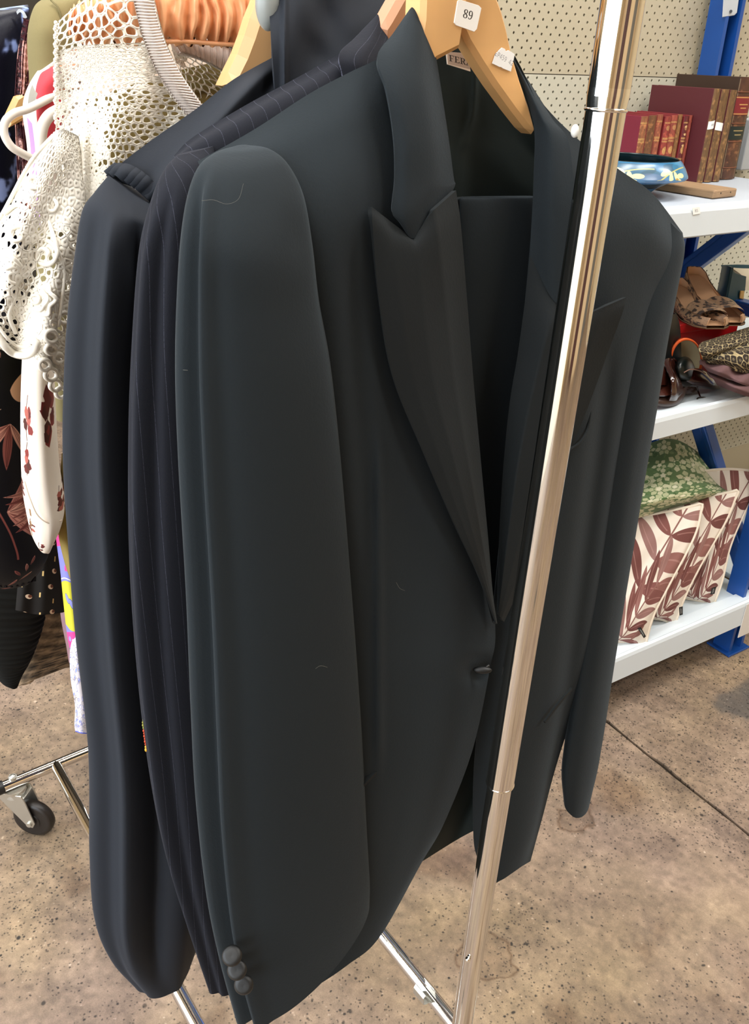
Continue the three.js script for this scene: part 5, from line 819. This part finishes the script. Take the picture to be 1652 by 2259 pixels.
{ // red box under the shoes
  const mB = -.105, c = px(mB, 1502, 716), t = thing('red_box', 'glossy red box carrying the snakeskin shoes on the middle shelf', 'box', A(c.a + .07, MID, mB - .06));
  const red = std(0xb01219, { roughness: .35 });
  part('body', sbox(c.a, c.a + .19, MID, c.h - .014, mB - .215, mB - .002, .003), red, t); part('lid', sbox(c.a - .003, c.a + .193, c.h - .02, c.h, mB - .218, mB + .001, .003), red, t);
  const top = c.h;
  // peep-toe wedges, lofted from heel to toe
  const shoe = (label, tx, ty, hx, hy) => {
    const T0 = onY(tx, ty, top), ax = M.clone().multiplyScalar(.9).addScaledVector(S, -.42).normalize(), L = .2, H0 = T0.clone().addScaledVector(ax, -L); const hh = MP(shop(H0).m)(hx, hy).y - top; const sd = V(0, 1, 0).cross(ax).normalize();
    const o = thing('wedge_shoe', label, 'shoe', H0.clone().add(T0).multiplyScalar(.5), 'pair of snakeskin print wedge shoes');
    const W = (t) => L * (.125 + .03 * Math.sin(Math.PI * Math.min(1, t * 1.05) * .5) + .06 * gauss(t, .72, .22)) * (t > .9 ? Math.sqrt(Math.max(.04, 1 - ((t - .9) / .11) ** 2 * .8)) : 1) * (t < .08 ? .72 + 3.5 * t : 1);
    const foot = (t) => .007 + Math.max(.03, hh - .014) * lerp(1 - smooth(-.05, .8, t), Math.max(0, 1 - t / .74), .6), rim = (t) => foot(t) + .012 * gauss(t, -.02, .14) + .005 + .01 * smooth(.55, .72, t);
    const p = (t, s, y) => H0.clone().addScaledVector(ax, t * L).addScaledVector(sd, s).add(V(0, y, 0));
    const N = 40, K = 14, out = [], U = [], inn = [], ins = [], mat = std(0xffffff, { map: rep(snake, 3.4, 1.7), roughness: .45, side: THREE.DoubleSide }), tan = std(0xd0a37c, { roughness: .55, side: THREE.DoubleSide });
    for (const sgn of [-1, 1]) { const P = [], Q = [], u = []; for (let i = 0; i <= N; i++) { const t = i / N, r = [], q = [], uu = []; for (let k = 0; k <= K; k++) { const f = k / K, y = lerp(.002, rim(t), f), w = W(t) * (.92 + .12 * Math.sin(f * 2.4)) * (t < .5 ? 1 - .12 * f : 1 - .2 * f * f); r.push(p(t, sgn * w, y)); q.push(p(t, sgn * (w - .0025), Math.max(y, foot(t)))); uu.push([t, f * .5]); } P.push(r); Q.push(q); u.push(uu); } out.push(gridGeo(P, u, sgn < 0)); inn.push(gridGeo(Q, u, sgn > 0)); }
    { const P = [], u = []; for (let i = 0; i <= 16; i++) { const a = lerp(-1, 1, i / 16), r = [], uu = []; for (let k = 0; k <= K; k++) { const f = k / K; r.push(p(-.035 * (1 - a * a), a * W(0) * (1 - .12 * f), lerp(.002, rim(0), f))); uu.push([i / 40, f * .5]); } P.push(r); u.push(uu); } out.push(gridGeo(P, u)); const c = p(.12, 0, rim(0) * .6); inn.push(gridGeo(P.map((r) => r.map((q) => q.clone().lerp(c, .05))), u, true)); }
    { const P = [], u = []; for (let i = 0; i <= 20; i++) { const t = lerp(.68, .93, i / 20), r = [], uu = []; for (let k = 0; k <= 16; k++) { const a = lerp(-1, 1, k / 16), w = W(t) * .85; r.push(p(t - .05 * (1 - a * a) * (1 - i / 20), a * w, rim(t) + L * .085 * Math.sqrt(1 - a * a * .98) * (1 - .3 * i / 20))); uu.push([t, .5 + k / 30]); } P.push(r); u.push(uu); } out.push(gridGeo(P, u)); }
    { const P = [], u = []; for (let i = 0; i <= N; i++) { const t = i / N; P.push([-1, -.5, 0, .5, 1].map((a) => p(t, a * W(t) * .97, foot(t)))); u.push([0, 0, 0, 0, 0].map((_, k) => [t, k / 4])); } ins.push(gridGeo(P, u, true)); }
    part('upper', out, mat, o, 'snakeskin print upper with an open toe'); part('insole', [...ins, ...inn], tan, o, 'tan insole and lining');
    const sole = []; { const P = [], u = []; for (let i = 0; i <= N; i++) { const t = i / N; P.push([p(t, -W(t) * 1.02, .003), p(t, -W(t) * 1.03, 0), p(t, W(t) * 1.03, 0), p(t, W(t) * 1.02, .003)]); u.push([[t, 0], [t, .1], [t, .9], [t, 1]]); } sole.push(gridGeo(P, u, true)); } part('sole', sole, std(0x8f7256, { roughness: .7, side: THREE.DoubleSide }), o);
  };
  shoe('tan snakeskin print wedge shoe with peep toe, nearer of the pair on the red box', 1577, 726, 1494, 622);
  shoe('tan snakeskin print wedge shoe with peep toe, rear of the pair on the red box', 1614, 719, 1503, 602);
}
{
  const t = thing('black_boot', 'black boot shaft half hidden behind the jacket sleeve beside the red box', 'boot', MP(-.085)(1478, 790));
  part('shaft', tube([[1458, 700, 1492, 690, 0, .008], [1452, 725, 1500, 722, 0, .014], [1448, 780, 1503, 780, 0, .014], [1444, 838, 1504, 836, 0, .014]], MP(-.085), { capTop: true }), std(0x0c1011, { roughness: .4 }), t);
}
{ // oval orange dish tipped up
  const m0 = -.094, p = MP(m0)(1500, 779), t = thing('orange_dish', 'orange rimmed dish with a cream inside, tipped against the red box', 'dish', p);
  const prof = [[0, 0], [.03, .002], [.046, .01], [.052, .022], [.0535, .026]].map(([x, y]) => new THREE.Vector2(x, y)), inn = [[.0535, .026], [.05, .023], [.044, .013], [.03, .008], [.0005, .006]].map(([x, y]) => new THREE.Vector2(x, y));
  const q = new THREE.Quaternion().setFromUnitVectors(V(0, 1, 0), M.clone().multiplyScalar(.9).add(V(-.12, -.2, 0)).normalize()), put = (g) => { g.scale(1.2, 1, .62); g.applyQuaternion(new THREE.Quaternion().setFromAxisAngle(V(0, 1, 0), -.35)); g.applyQuaternion(q); g.translate(p.x, p.y - .005, p.z - .01); return g; };
  part('outside', put(new THREE.LatheGeometry(prof, 60)), std(0xd9441a, { roughness: .3, side: THREE.DoubleSide }), t); part('inside', put(new THREE.LatheGeometry(inn, 60)), std(0xd3c7a2, { roughness: .3, side: THREE.DoubleSide }), t, 'cream glazed inside'); const rg = new THREE.TorusGeometry(.0525, .003, 8, 60); rg.rotateX(Math.PI / 2); rg.translate(0, .0255, 0); part('rim', put(rg), std(0xe0602a, { roughness: .3 }), t);
}
const patent = new THREE.MeshPhysicalMaterial({ color: 0x2c120d, roughness: .18, clearcoat: .6, clearcoatRoughness: .08, side: THREE.DoubleSide }), croc = new THREE.MeshPhysicalMaterial({ color: 0x3a1a12, roughness: .25, clearcoat: .5, bumpMap: rep(dataTex(128, (u, v) => { const a = Math.sin(u * 6.283 * 9), b = Math.sin(v * 6.283 * 12 + (Math.floor(u * 9) % 2) * 3); return [128 + 110 * Math.sign(a * b) * Math.sqrt(Math.abs(a * b))]; }, false), 1, 1), bumpScale: .0012, side: THREE.DoubleSide });
{ // strappy sandal with its ankle buckle
  const f = MP(-.03), t = thing('brown_sandal', 'glossy dark brown strappy sandal at the front edge of the middle shelf', 'sandal', f(1490, 885));
  part('sole', tube([[1440, 872, 1440, 892, -.01, .01], [1452, 868, 1454, 893, -.008, .026], [1470, 868, 1474, 894, -.006, .03], [1490, 866, 1494, 890, -.006, .028], [1504, 858, 1508, 878, -.01, .02], [1511, 850, 1514, 862, -.014, .008]], f, { hem: false, capEnd: true, nv: 40 }), std(0x33211b, { roughness: .4 }), t);
  part('footbed', sheet([[[1442, 812, -.032], [1470, 800, -.034], [1488, 800, -.034]], [[1440, 840, -.02], [1470, 832, -.02], [1494, 836, -.026]], [[1440, 872, .004], [1472, 872, .012], [1500, 862, .0]]], f, { nu: 20, nv: 20 }), croc, t);
  part('strap', sheet([[[1462, 796, -.03], [1474, 790, -.03], [1487, 792, -.032]], [[1470, 812, -.014], [1482, 810, -.016], [1494, 822, -.03]], [[1480, 838, .008], [1492, 838, .01], [1504, 846, -.006]], [[1482, 866, .018], [1494, 868, .016], [1507, 864, -.002]], [[1476, 884, .014], [1490, 884, .012], [1502, 876, -.004]]], f, { nu: 16, nv: 40, th: .002 }), patent, t, 'crossed patent strap');
  part('strap', sheet([[[1452, 806, -.028], [1462, 798, -.028], [1470, 795, -.03]], [[1452, 830, -.01], [1464, 822, -.012], [1476, 822, -.02]], [[1444, 862, .012], [1458, 850, .006], [1472, 850, -.004]]], f, { nu: 14, nv: 30, th: .002 }), patent, t, 'crossed patent strap');
  const h = thing('brown_sandal', 'heel part of a dark brown textured sandal with its buckle strap dangling on the shelf', 'sandal', MP(-.06)(1525, 850));
  const f2 = MP(-.06);
  part('heel_cup', tube([[1506, 846, 1508, 872, -.01, .01], [1514, 834, 1516, 870, -.008, .018], [1524, 838, 1528, 866, -.008, .018], [1534, 850, 1538, 860, -.01, .008]], f2, { hem: false, capEnd: true }), croc, h);
  part('strap', sheet([[[1484, 790, -.008], [1492, 798, -.006], [1500, 812, -.01]], [[1490, 812, -.02], [1502, 820, -.018], [1512, 832, -.024]], [[1498, 836, -.004], [1508, 840, .002], [1520, 848, -.008]]], f2, { nu: 14, nv: 24, th: .002 }), patent, h);
  part('strap_end', pathTube([f2(1536, 853, -.006), f2(1540, 864, .0), f2(1545, 877, .012)], .0018, 8), patent, h);
  const bc = onY(1551, 881, MID + .003), ring = new THREE.TorusGeometry(.0085, .0016, 8, 28); ring.scale(1.35, 1, 1); ring.rotateX(-Math.PI / 2 + .15); ring.rotateY(.1); ring.translate(bc.x, bc.y, bc.z); part('buckle', ring, std(0x5a5550, { metalness: .8, roughness: .3 }), h, 'oval metal buckle');
}
{ // dark shoes behind
  const f = MP(-.045);
  const t = thing('dark_green_shoe', 'very dark green rounded shoe toe in front of the orange dish', 'shoe', f(1512, 815)); part('upper', tube([[1488, 806, 1490, 830, -.02, .012], [1498, 792, 1500, 836, -.016, .03], [1512, 789, 1514, 838, -.014, .034], [1524, 796, 1526, 838, -.016, .03], [1533, 812, 1536, 838, -.02, .014]], f, { hem: false, capEnd: true }), new THREE.MeshPhysicalMaterial({ color: 0x0b1412, roughness: .3 }), t); part('sole', tube([[1488, 834, 1490, 842, -.018, .012], [1512, 836, 1514, 846, -.012, .034], [1536, 836, 1538, 844, -.018, .016]], f, { hem: false, capEnd: true, nv: 20 }), std(0x111111), t);
  const f2 = MP(-.045), u = thing('oxblood_shoe', 'long glossy oxblood shoe lying before the leopard print hat', 'shoe', f2(1545, 840)); part('upper', tube([[1504, 822, 1504, 836, -.02, .008], [1512, 816, 1514, 850, -.016, .02], [1530, 813, 1534, 852, -.014, .026], [1552, 818, 1556, 855, -.014, .026], [1572, 832, 1576, 858, -.016, .022], [1586, 846, 1588, 858, -.02, .008]], f2, { hem: false, capEnd: true }), new THREE.MeshPhysicalMaterial({ color: 0x2a0d0b, roughness: .2, clearcoat: .5 }), u); part('topline', pathTube([f2(1508, 822, .006), f2(1522, 815, .01), f2(1540, 817, .012), f2(1556, 824, .01)], .0012, 8), std(0x8a6a5c, { roughness: .3 }), u);
  const bd = thing('pearl_bead', 'tiny pale bead between the red box and the mauve hat brim', 'bead', MP(-.09)(1541, 812)); part('body', ball(MP(-.09)(1541, 812), .0042), std(0xb9b09a, { roughness: .25 }), bd);
}
{ // leopard hat
  const leo = dataTex(512, (u, v) => { let best = 9, b2 = 9; const X = u * 15, Y = v * 15, i = Math.floor(X), j = Math.floor(Y); for (let a = -1; a <= 1; a++) for (let b = -1; b <= 1; b++) { const I = ((i + a) % 15 + 15) % 15, J = ((j + b) % 15 + 15) % 15, dx = i + a + .2 + .6 * hash(I, J) - X, dy = (j + b + .2 + .6 * hash(J + 31, I)) - Y, d = Math.hypot(dx * 1.1, dy); if (d < best) { b2 = best; best = d; } else if (d < b2) b2 = d; } const w = best + .12 * (fbm(u * 60, v * 60, 2) - .5), gap = b2 - best; const n = .85 + .3 * fbm(u * 90, v * 90, 2); const dark = w < .6 && gap > .1 && w > .2 ? 1 : w <= .22 ? .55 : 0; return [lerp(158, 48, dark) * n, lerp(143, 42, dark) * n, lerp(108, 37, dark) * n]; });
  const f = MP(-.03), t = thing('leopard_hat', 'soft leopard print hat with a folded mauve felt brim', 'hat', f(1640, 860));
  const lm = cloth(0xffffff, { map: rep(leo, 4.6), rough: .95, sheen: .15, sheenColor: 0xcdbb92, bump: .0006 }), mv = cloth(0x694f50, { sheen: .35, sheenColor: 0xb08a88, bump: .0008, rep: 40 });
  const fold1 = (u, v, x, y) => -.012 * gauss(y - (800 - (x - 1540) * .38), 0, 5) + .006 * Math.sin(x * .05 + y * .04);
  part('crown', sheet([
    [[1600, 752, -.08], [1640, 735, -.085], [1690, 712, -.085], [1760, 690, -.08]],
    [[1556, 752, -.035], [1600, 738, -.03], [1660, 722, -.03], [1760, 700, -.03]],
    [[1541, 764, .0], [1590, 768, .022], [1660, 760, .03], [1770, 740, .03]],
    [[1546, 782, .012], [1596, 792, .04], [1660, 795, .048], [1770, 780, .05]],
    [[1552, 798, .008], [1600, 812, .034], [1656, 824, .044], [1770, 820, .05]],
  ], f, { nu: 50, nv: 50, th: .004, fold: fold1 }), lm, t, 'leopard print crown');
  part('brim', sheet([[[1546, 792, -.004], [1600, 806, .03], [1660, 818, .04], [1770, 815, .04]], [[1550, 806, .014], [1604, 826, .048], [1664, 846, .056], [1770, 850, .05]], [[1562, 820, .016], [1612, 838, .05], [1668, 856, .058], [1770, 860, .05]]], f, { nu: 50, nv: 20, th: .005, fold: (u, v, x, y) => .006 * Math.sin(x * .08 + y * .1) }), mv, t, 'mauve felt brim');
  part('brim', sheet([[[1560, 818, .002], [1610, 838, .036], [1668, 850, .046], [1770, 850, .04]], [[1570, 832, .02], [1616, 852, .056], [1668, 868, .066], [1770, 872, .05]], [[1582, 850, .014], [1622, 866, .05], [1668, 878, .06], [1770, 882, .05]]], f, { nu: 50, nv: 20, th: .005, fold: (u, v, x, y) => .005 * Math.sin(x * .06 + y * .12 + 2) }), mv, t, 'mauve felt brim');
}
{ // teal bag in the next bay
  const teal = new THREE.MeshPhysicalMaterial({ color: 0x15434f, roughness: .38, side: THREE.DoubleSide }), f = plane(A(.8, 0, -.25), M.clone()), t = thing('teal_bag', 'dark teal box bag with a cream lining beyond the blue frame', 'bag', f(1620, 640));
  part('front', sheet([[[1613, 590, .03], [1622, 602, .03], [1646, 610, .03]], [[1606, 630, .03], [1620, 635, .03], [1643, 640, .03]], [[1598, 668, .03], [1614, 672, .03], [1634, 674, .03]]], f, { nu: 20, nv: 20, th: .004 }), teal, t); part('side', sheet([[[1592, 587, -.04], [1603, 586, .0], [1614, 590, .03]], [[1584, 630, -.04], [1594, 631, 0], [1606, 632, .03]], [[1576, 664, -.04], [1588, 668, 0], [1599, 670, .03]]], f, { nu: 12, nv: 12, th: .004 }), teal, t);
  part('lining', sheet([[[1613, 590, .0], [1640, 592, -.02], [1700, 592, -.02]], [[1640, 612, .01], [1660, 614, 0], [1700, 618, -.01]], [[1644, 640, .01], [1670, 642, 0], [1700, 645, -.01]]], f, { nu: 12, nv: 12, th: .004 }), std(0xc9c0a8, { roughness: .7, side: THREE.DoubleSide }), t, 'cream lining'); part('back', sheet([[[1592, 585, -.05], [1640, 584, -.05], [1700, 588, -.05]], [[1594, 592, -.05], [1640, 594, -.05], [1700, 598, -.05]]], f, { nu: 8, nv: 4 }), teal, t); part('tab', sheet([[[1634, 642, .034], [1642, 642, .034]], [[1632, 658, .034], [1640, 660, .034]]], f, { nu: 4, nv: 4 }), std(0xc7a05a), t, 'ochre tab');
}
{ // cushions on the bottom shelf
  const leafArt = (sd) => canvasTex(768, 768, (g, w, h) => {
    g.fillStyle = '#e6dcce'; g.fillRect(0, 0, w, h); const C = ['#7f524d', '#8f635c', '#704641', '#95706a'];
    const leaf = (x, y, a, L, W, c) => { g.save(); g.translate(x, y); g.rotate(a); g.fillStyle = c; g.beginPath(); g.moveTo(0, 0); g.bezierCurveTo(L * .25, -W, L * .75, -W, L, 0); g.bezierCurveTo(L * .75, W * .9, L * .25, W * .9, 0, 0); g.fill(); g.strokeStyle = 'rgba(190,150,140,.45)'; g.lineWidth = 6; g.beginPath(); g.moveTo(L * .15, -3); g.quadraticCurveTo(L * .5, -W * .35, L * .8, -2); g.stroke(); g.restore(); };
    const frond = (x0, y0, x1, y1, n, L, W, s) => { g.strokeStyle = '#8a625a'; g.lineWidth = 15; g.beginPath(); g.moveTo(x0, y0); g.lineTo(x1, y1); g.stroke(); const a = Math.atan2(y1 - y0, x1 - x0); for (let k = 0; k < n; k++) { const t = .12 + .86 * k / (n - 1), x = lerp(x0, x1, t), y = lerp(y0, y1, t); leaf(x, y, a + s, L * (1 - .25 * t), W, C[k % 4]); leaf(x, y, a - s, L * (1 - .25 * t), W, C[(k + 2) % 4]); } };
    frond(430, 420, 690, -60, 5, 400, 52, 1.25); frond(250, 790, 60, 250, 7, 330, 40, .72); frond(300, 760, 640, 360, 6, 290, 42, .95); leaf(470, 300, 1.75, 270, 30, C[0]); frond(40, 330, -80, 60, 4, 260, 34, 1.2); leaf(520, 700, -.5, 190, 30, C[1]); leaf(560, 720, .35, 130, 26, C[3]);
  });
  const art = leafArt(1), canvas = cloth(0xffffff, { map: art, rough: .85, sheen: .1, sheenColor: 0xffffff, bump: .0003, rep: 30 }), pipe = std(0xe4d8c6, { roughness: .8 });
  // pillow: grid of pixels on plane f; both faces bulge, edges meet
  const pillow = (t, rows, f, th, mat, uvFlip) => {
    const n = 44, P = [], B = [], U = []; for (let i = 0; i <= n; i++) { const v = i / n, r = [], q = [], uu = []; const col = rows[0].map((_, j) => [0, 1, 2].map((k) => crs(rows.map((e) => e[j][k] ?? 0), v))); for (let j = 0; j <= n; j++) { const u = j / n, e = [0, 1, 2].map((k) => crs(col.map((c) => c[k]), u)), w = Math.pow(Math.max(0, Math.sin(Math.PI * u) * Math.sin(Math.PI * v)), .45), wr = .003 * Math.sin(u * 20 + v * 9) * Math.sin(v * 14) * w; r.push(f(e[0], e[1], e[2] + th * w + wr)); q.push(f(e[0], e[1], e[2]).addScaledVector(f.n, -th * w)); uu.push([u, 1 - v]); } P.push(r); B.push(q); U.push(uu); }
    const o = part('cover', [gridGeo(P, U), gridGeo(B, U, true)], mat, t); return { P, o };
  };
  const piped = (t, g) => { const n = g.P.length - 1, e = []; for (let k = 0; k <= n; k += 4) e.push(g.P[0][k]); for (let k = 4; k <= n; k += 4) e.push(g.P[k][n]); for (let k = n - 4; k >= 0; k -= 4) e.push(g.P[n][k]); for (let k = n - 4; k >= 4; k -= 4) e.push(g.P[k][0]); part('piping', pathTube(e, .0035, 8, 160, true), pipe, t, 'cream piped edge'); };
  const tagArt = canvasTex(64, 128, (g, w, h) => { g.fillStyle = '#141414'; g.fillRect(0, 0, w, h); g.fillStyle = '#8b8b86'; g.fillRect(22, 20, 8, 88); g.fillRect(36, 28, 6, 70); });
  const tag = (t, f, q, b) => part('tag', sheet([[[q[0], q[1], b], [q[2], q[3], b]], [[q[4], q[5], b + .004], [q[6], q[7], b + .004]]], f, { nu: 3, nv: 3, th: .001, unitUV: true }), std(0xffffff, { map: tagArt, roughness: .6 }), t, 'black woven side tag');
  const face = M.clone().applyAxisAngle(V(0, 1, 0), -.5).normalize();
  const gpre = 'leaf print cushions on the bottom shelf';
  const defs = [
    ['cream cushion printed with mauve leaves, nearest the jacket', .06, -.035, [[[1330, 1150, -.08], [1440, 1135, -.075], [1548, 1112, -.07]], [[1325, 1200, -.05], [1420, 1210, -.045], [1532, 1180, -.045]], [[1310, 1300, -.02], [1390, 1310, -.012], [1474, 1292, -.012]], [[1290, 1390, .0], [1370, 1395, .008], [1440, 1360, .006]], [[1285, 1405, .0], [1368, 1416, .012], [1420, 1433, .012]]], [1406, 1386, 1414, 1384, 1420, 1408, 1425, 1404]],
    ['cream cushion printed with mauve leaves, middle one of the three', .19, -.06, [[[1430, 1120, -.08], [1540, 1100, -.075], [1628, 1082, -.07]], [[1430, 1180, -.05], [1520, 1180, -.045], [1600, 1150, -.045]], [[1410, 1280, -.02], [1480, 1280, -.012], [1542, 1252, -.012]], [[1400, 1345, .0], [1455, 1350, .008], [1508, 1322, .006]], [[1396, 1360, .0], [1458, 1366, .012], [1487, 1380, .012]]], [1498, 1340, 1506, 1338, 1499, 1358, 1506, 1356]],
    ['cream cushion printed with mauve leaves, farthest right with its top against the frame', .33, -.08, [[[1540, 1040, -.08], [1610, 1035, -.075], [1690, 1042, -.07]], [[1540, 1140, -.05], [1590, 1140, -.045], [1652, 1110, -.045]], [[1520, 1230, -.02], [1570, 1230, -.012], [1612, 1200, -.012]], [[1506, 1300, .0], [1548, 1305, .008], [1592, 1282, .006]], [[1502, 1318, .0], [1546, 1326, .012], [1572, 1338, .012]]], [1570, 1298, 1580, 1294, 1567, 1312, 1576, 1310]],
  ];
  for (const [lab, a, m, rows, tg] of defs.slice().reverse()) {
    const f = plane(A(a, 0, m), face), t = thing('leaf_cushion', lab, 'cushion', f(...rows[2][1].slice(0, 2), 0), gpre);
    const g = pillow(t, rows, f, .026, canvas); piped(t, g); tag(t, f, tg, .03);
  }
  const gArt = canvasTex(768, 768, (g, w, h) => {
    g.fillStyle = '#5f7a52'; g.fillRect(0, 0, w, h); seed = 15;
    for (let k = 0; k < 240; k++) { g.fillStyle = ['rgba(120,150,96,.5)', 'rgba(52,84,44,.6)', 'rgba(165,180,135,.4)'][(rnd() * 3) | 0]; g.beginPath(); g.ellipse(rnd() * w, rnd() * h, 6 + 26 * rnd(), 4 + 10 * rnd(), rnd() * 3, 0, 7); g.fill(); }
    for (let k = 0; k < 44; k++) { const x = (k % 7) * 116 + 60 * ((k / 7 | 0) % 2) + 50 * rnd(), y = (k / 7 | 0) * 118 + 40 + 50 * rnd(), R = 48 + 34 * rnd(), n = 5 + (k % 4); for (let p = 0; p < n; p++) { g.save(); g.translate(x, y); g.rotate(p / n * 6.283 + k); g.fillStyle = p % 2 ? '#cdcfae' : '#bcc39c'; g.beginPath(); g.moveTo(0, 0); g.lineTo(R * .7, -R * .28); g.lineTo(R, 0); g.lineTo(R * .7, R * .28); g.fill(); g.restore(); } g.fillStyle = k % 3 ? '#e4e2c8' : '#58764a'; g.beginPath(); g.arc(x, y, R * .24, 0, 7); g.fill(); g.strokeStyle = '#496a3c'; g.lineWidth = 3; g.beginPath(); g.arc(x, y, R * .4, 0, 7); g.stroke(); }
  });
  const f = plane(A(.16, 0, -.08), M.clone()), t = thing('green_cushion', 'green cushion patterned with pale flowers, lying on top of the leaf cushions', 'cushion', f(1500, 1050));
  const gp = pillow(t, [[[1380, 1000, -.16], [1470, 968, -.17], [1530, 990, -.17], [1575, 1036, -.16]], [[1376, 1060, -.06], [1470, 1040, -.05], [1550, 1050, -.06], [1600, 1070, -.08]], [[1376, 1110, .0], [1470, 1098, .012], [1550, 1086, .0], [1614, 1084, -.03]], [[1380, 1152, .0], [1470, 1124, .0], [1540, 1106, -.01], [1616, 1088, -.035]]], f, .035, cloth(0xffffff, { map: gArt, rough: .6, sheen: .2, sheenColor: 0xffffff, bump: .0001 }));
  const fb = plane(A(.62, 0, -.2), M.clone()), b = thing('canvas_panel', 'plain beige canvas panel behind the farthest leaf cushion', 'panel', fb(1610, 1200)); part('body', slab([[1560, 1120], [1615, 1150], [1640, 1255], [1635, 1262], [1560, 1230]], fb, 0, .02, { bev: .003 }), cloth(0xcfc6ae, { bump: .0005 }), b);
}

renderer.render(scene, camera);
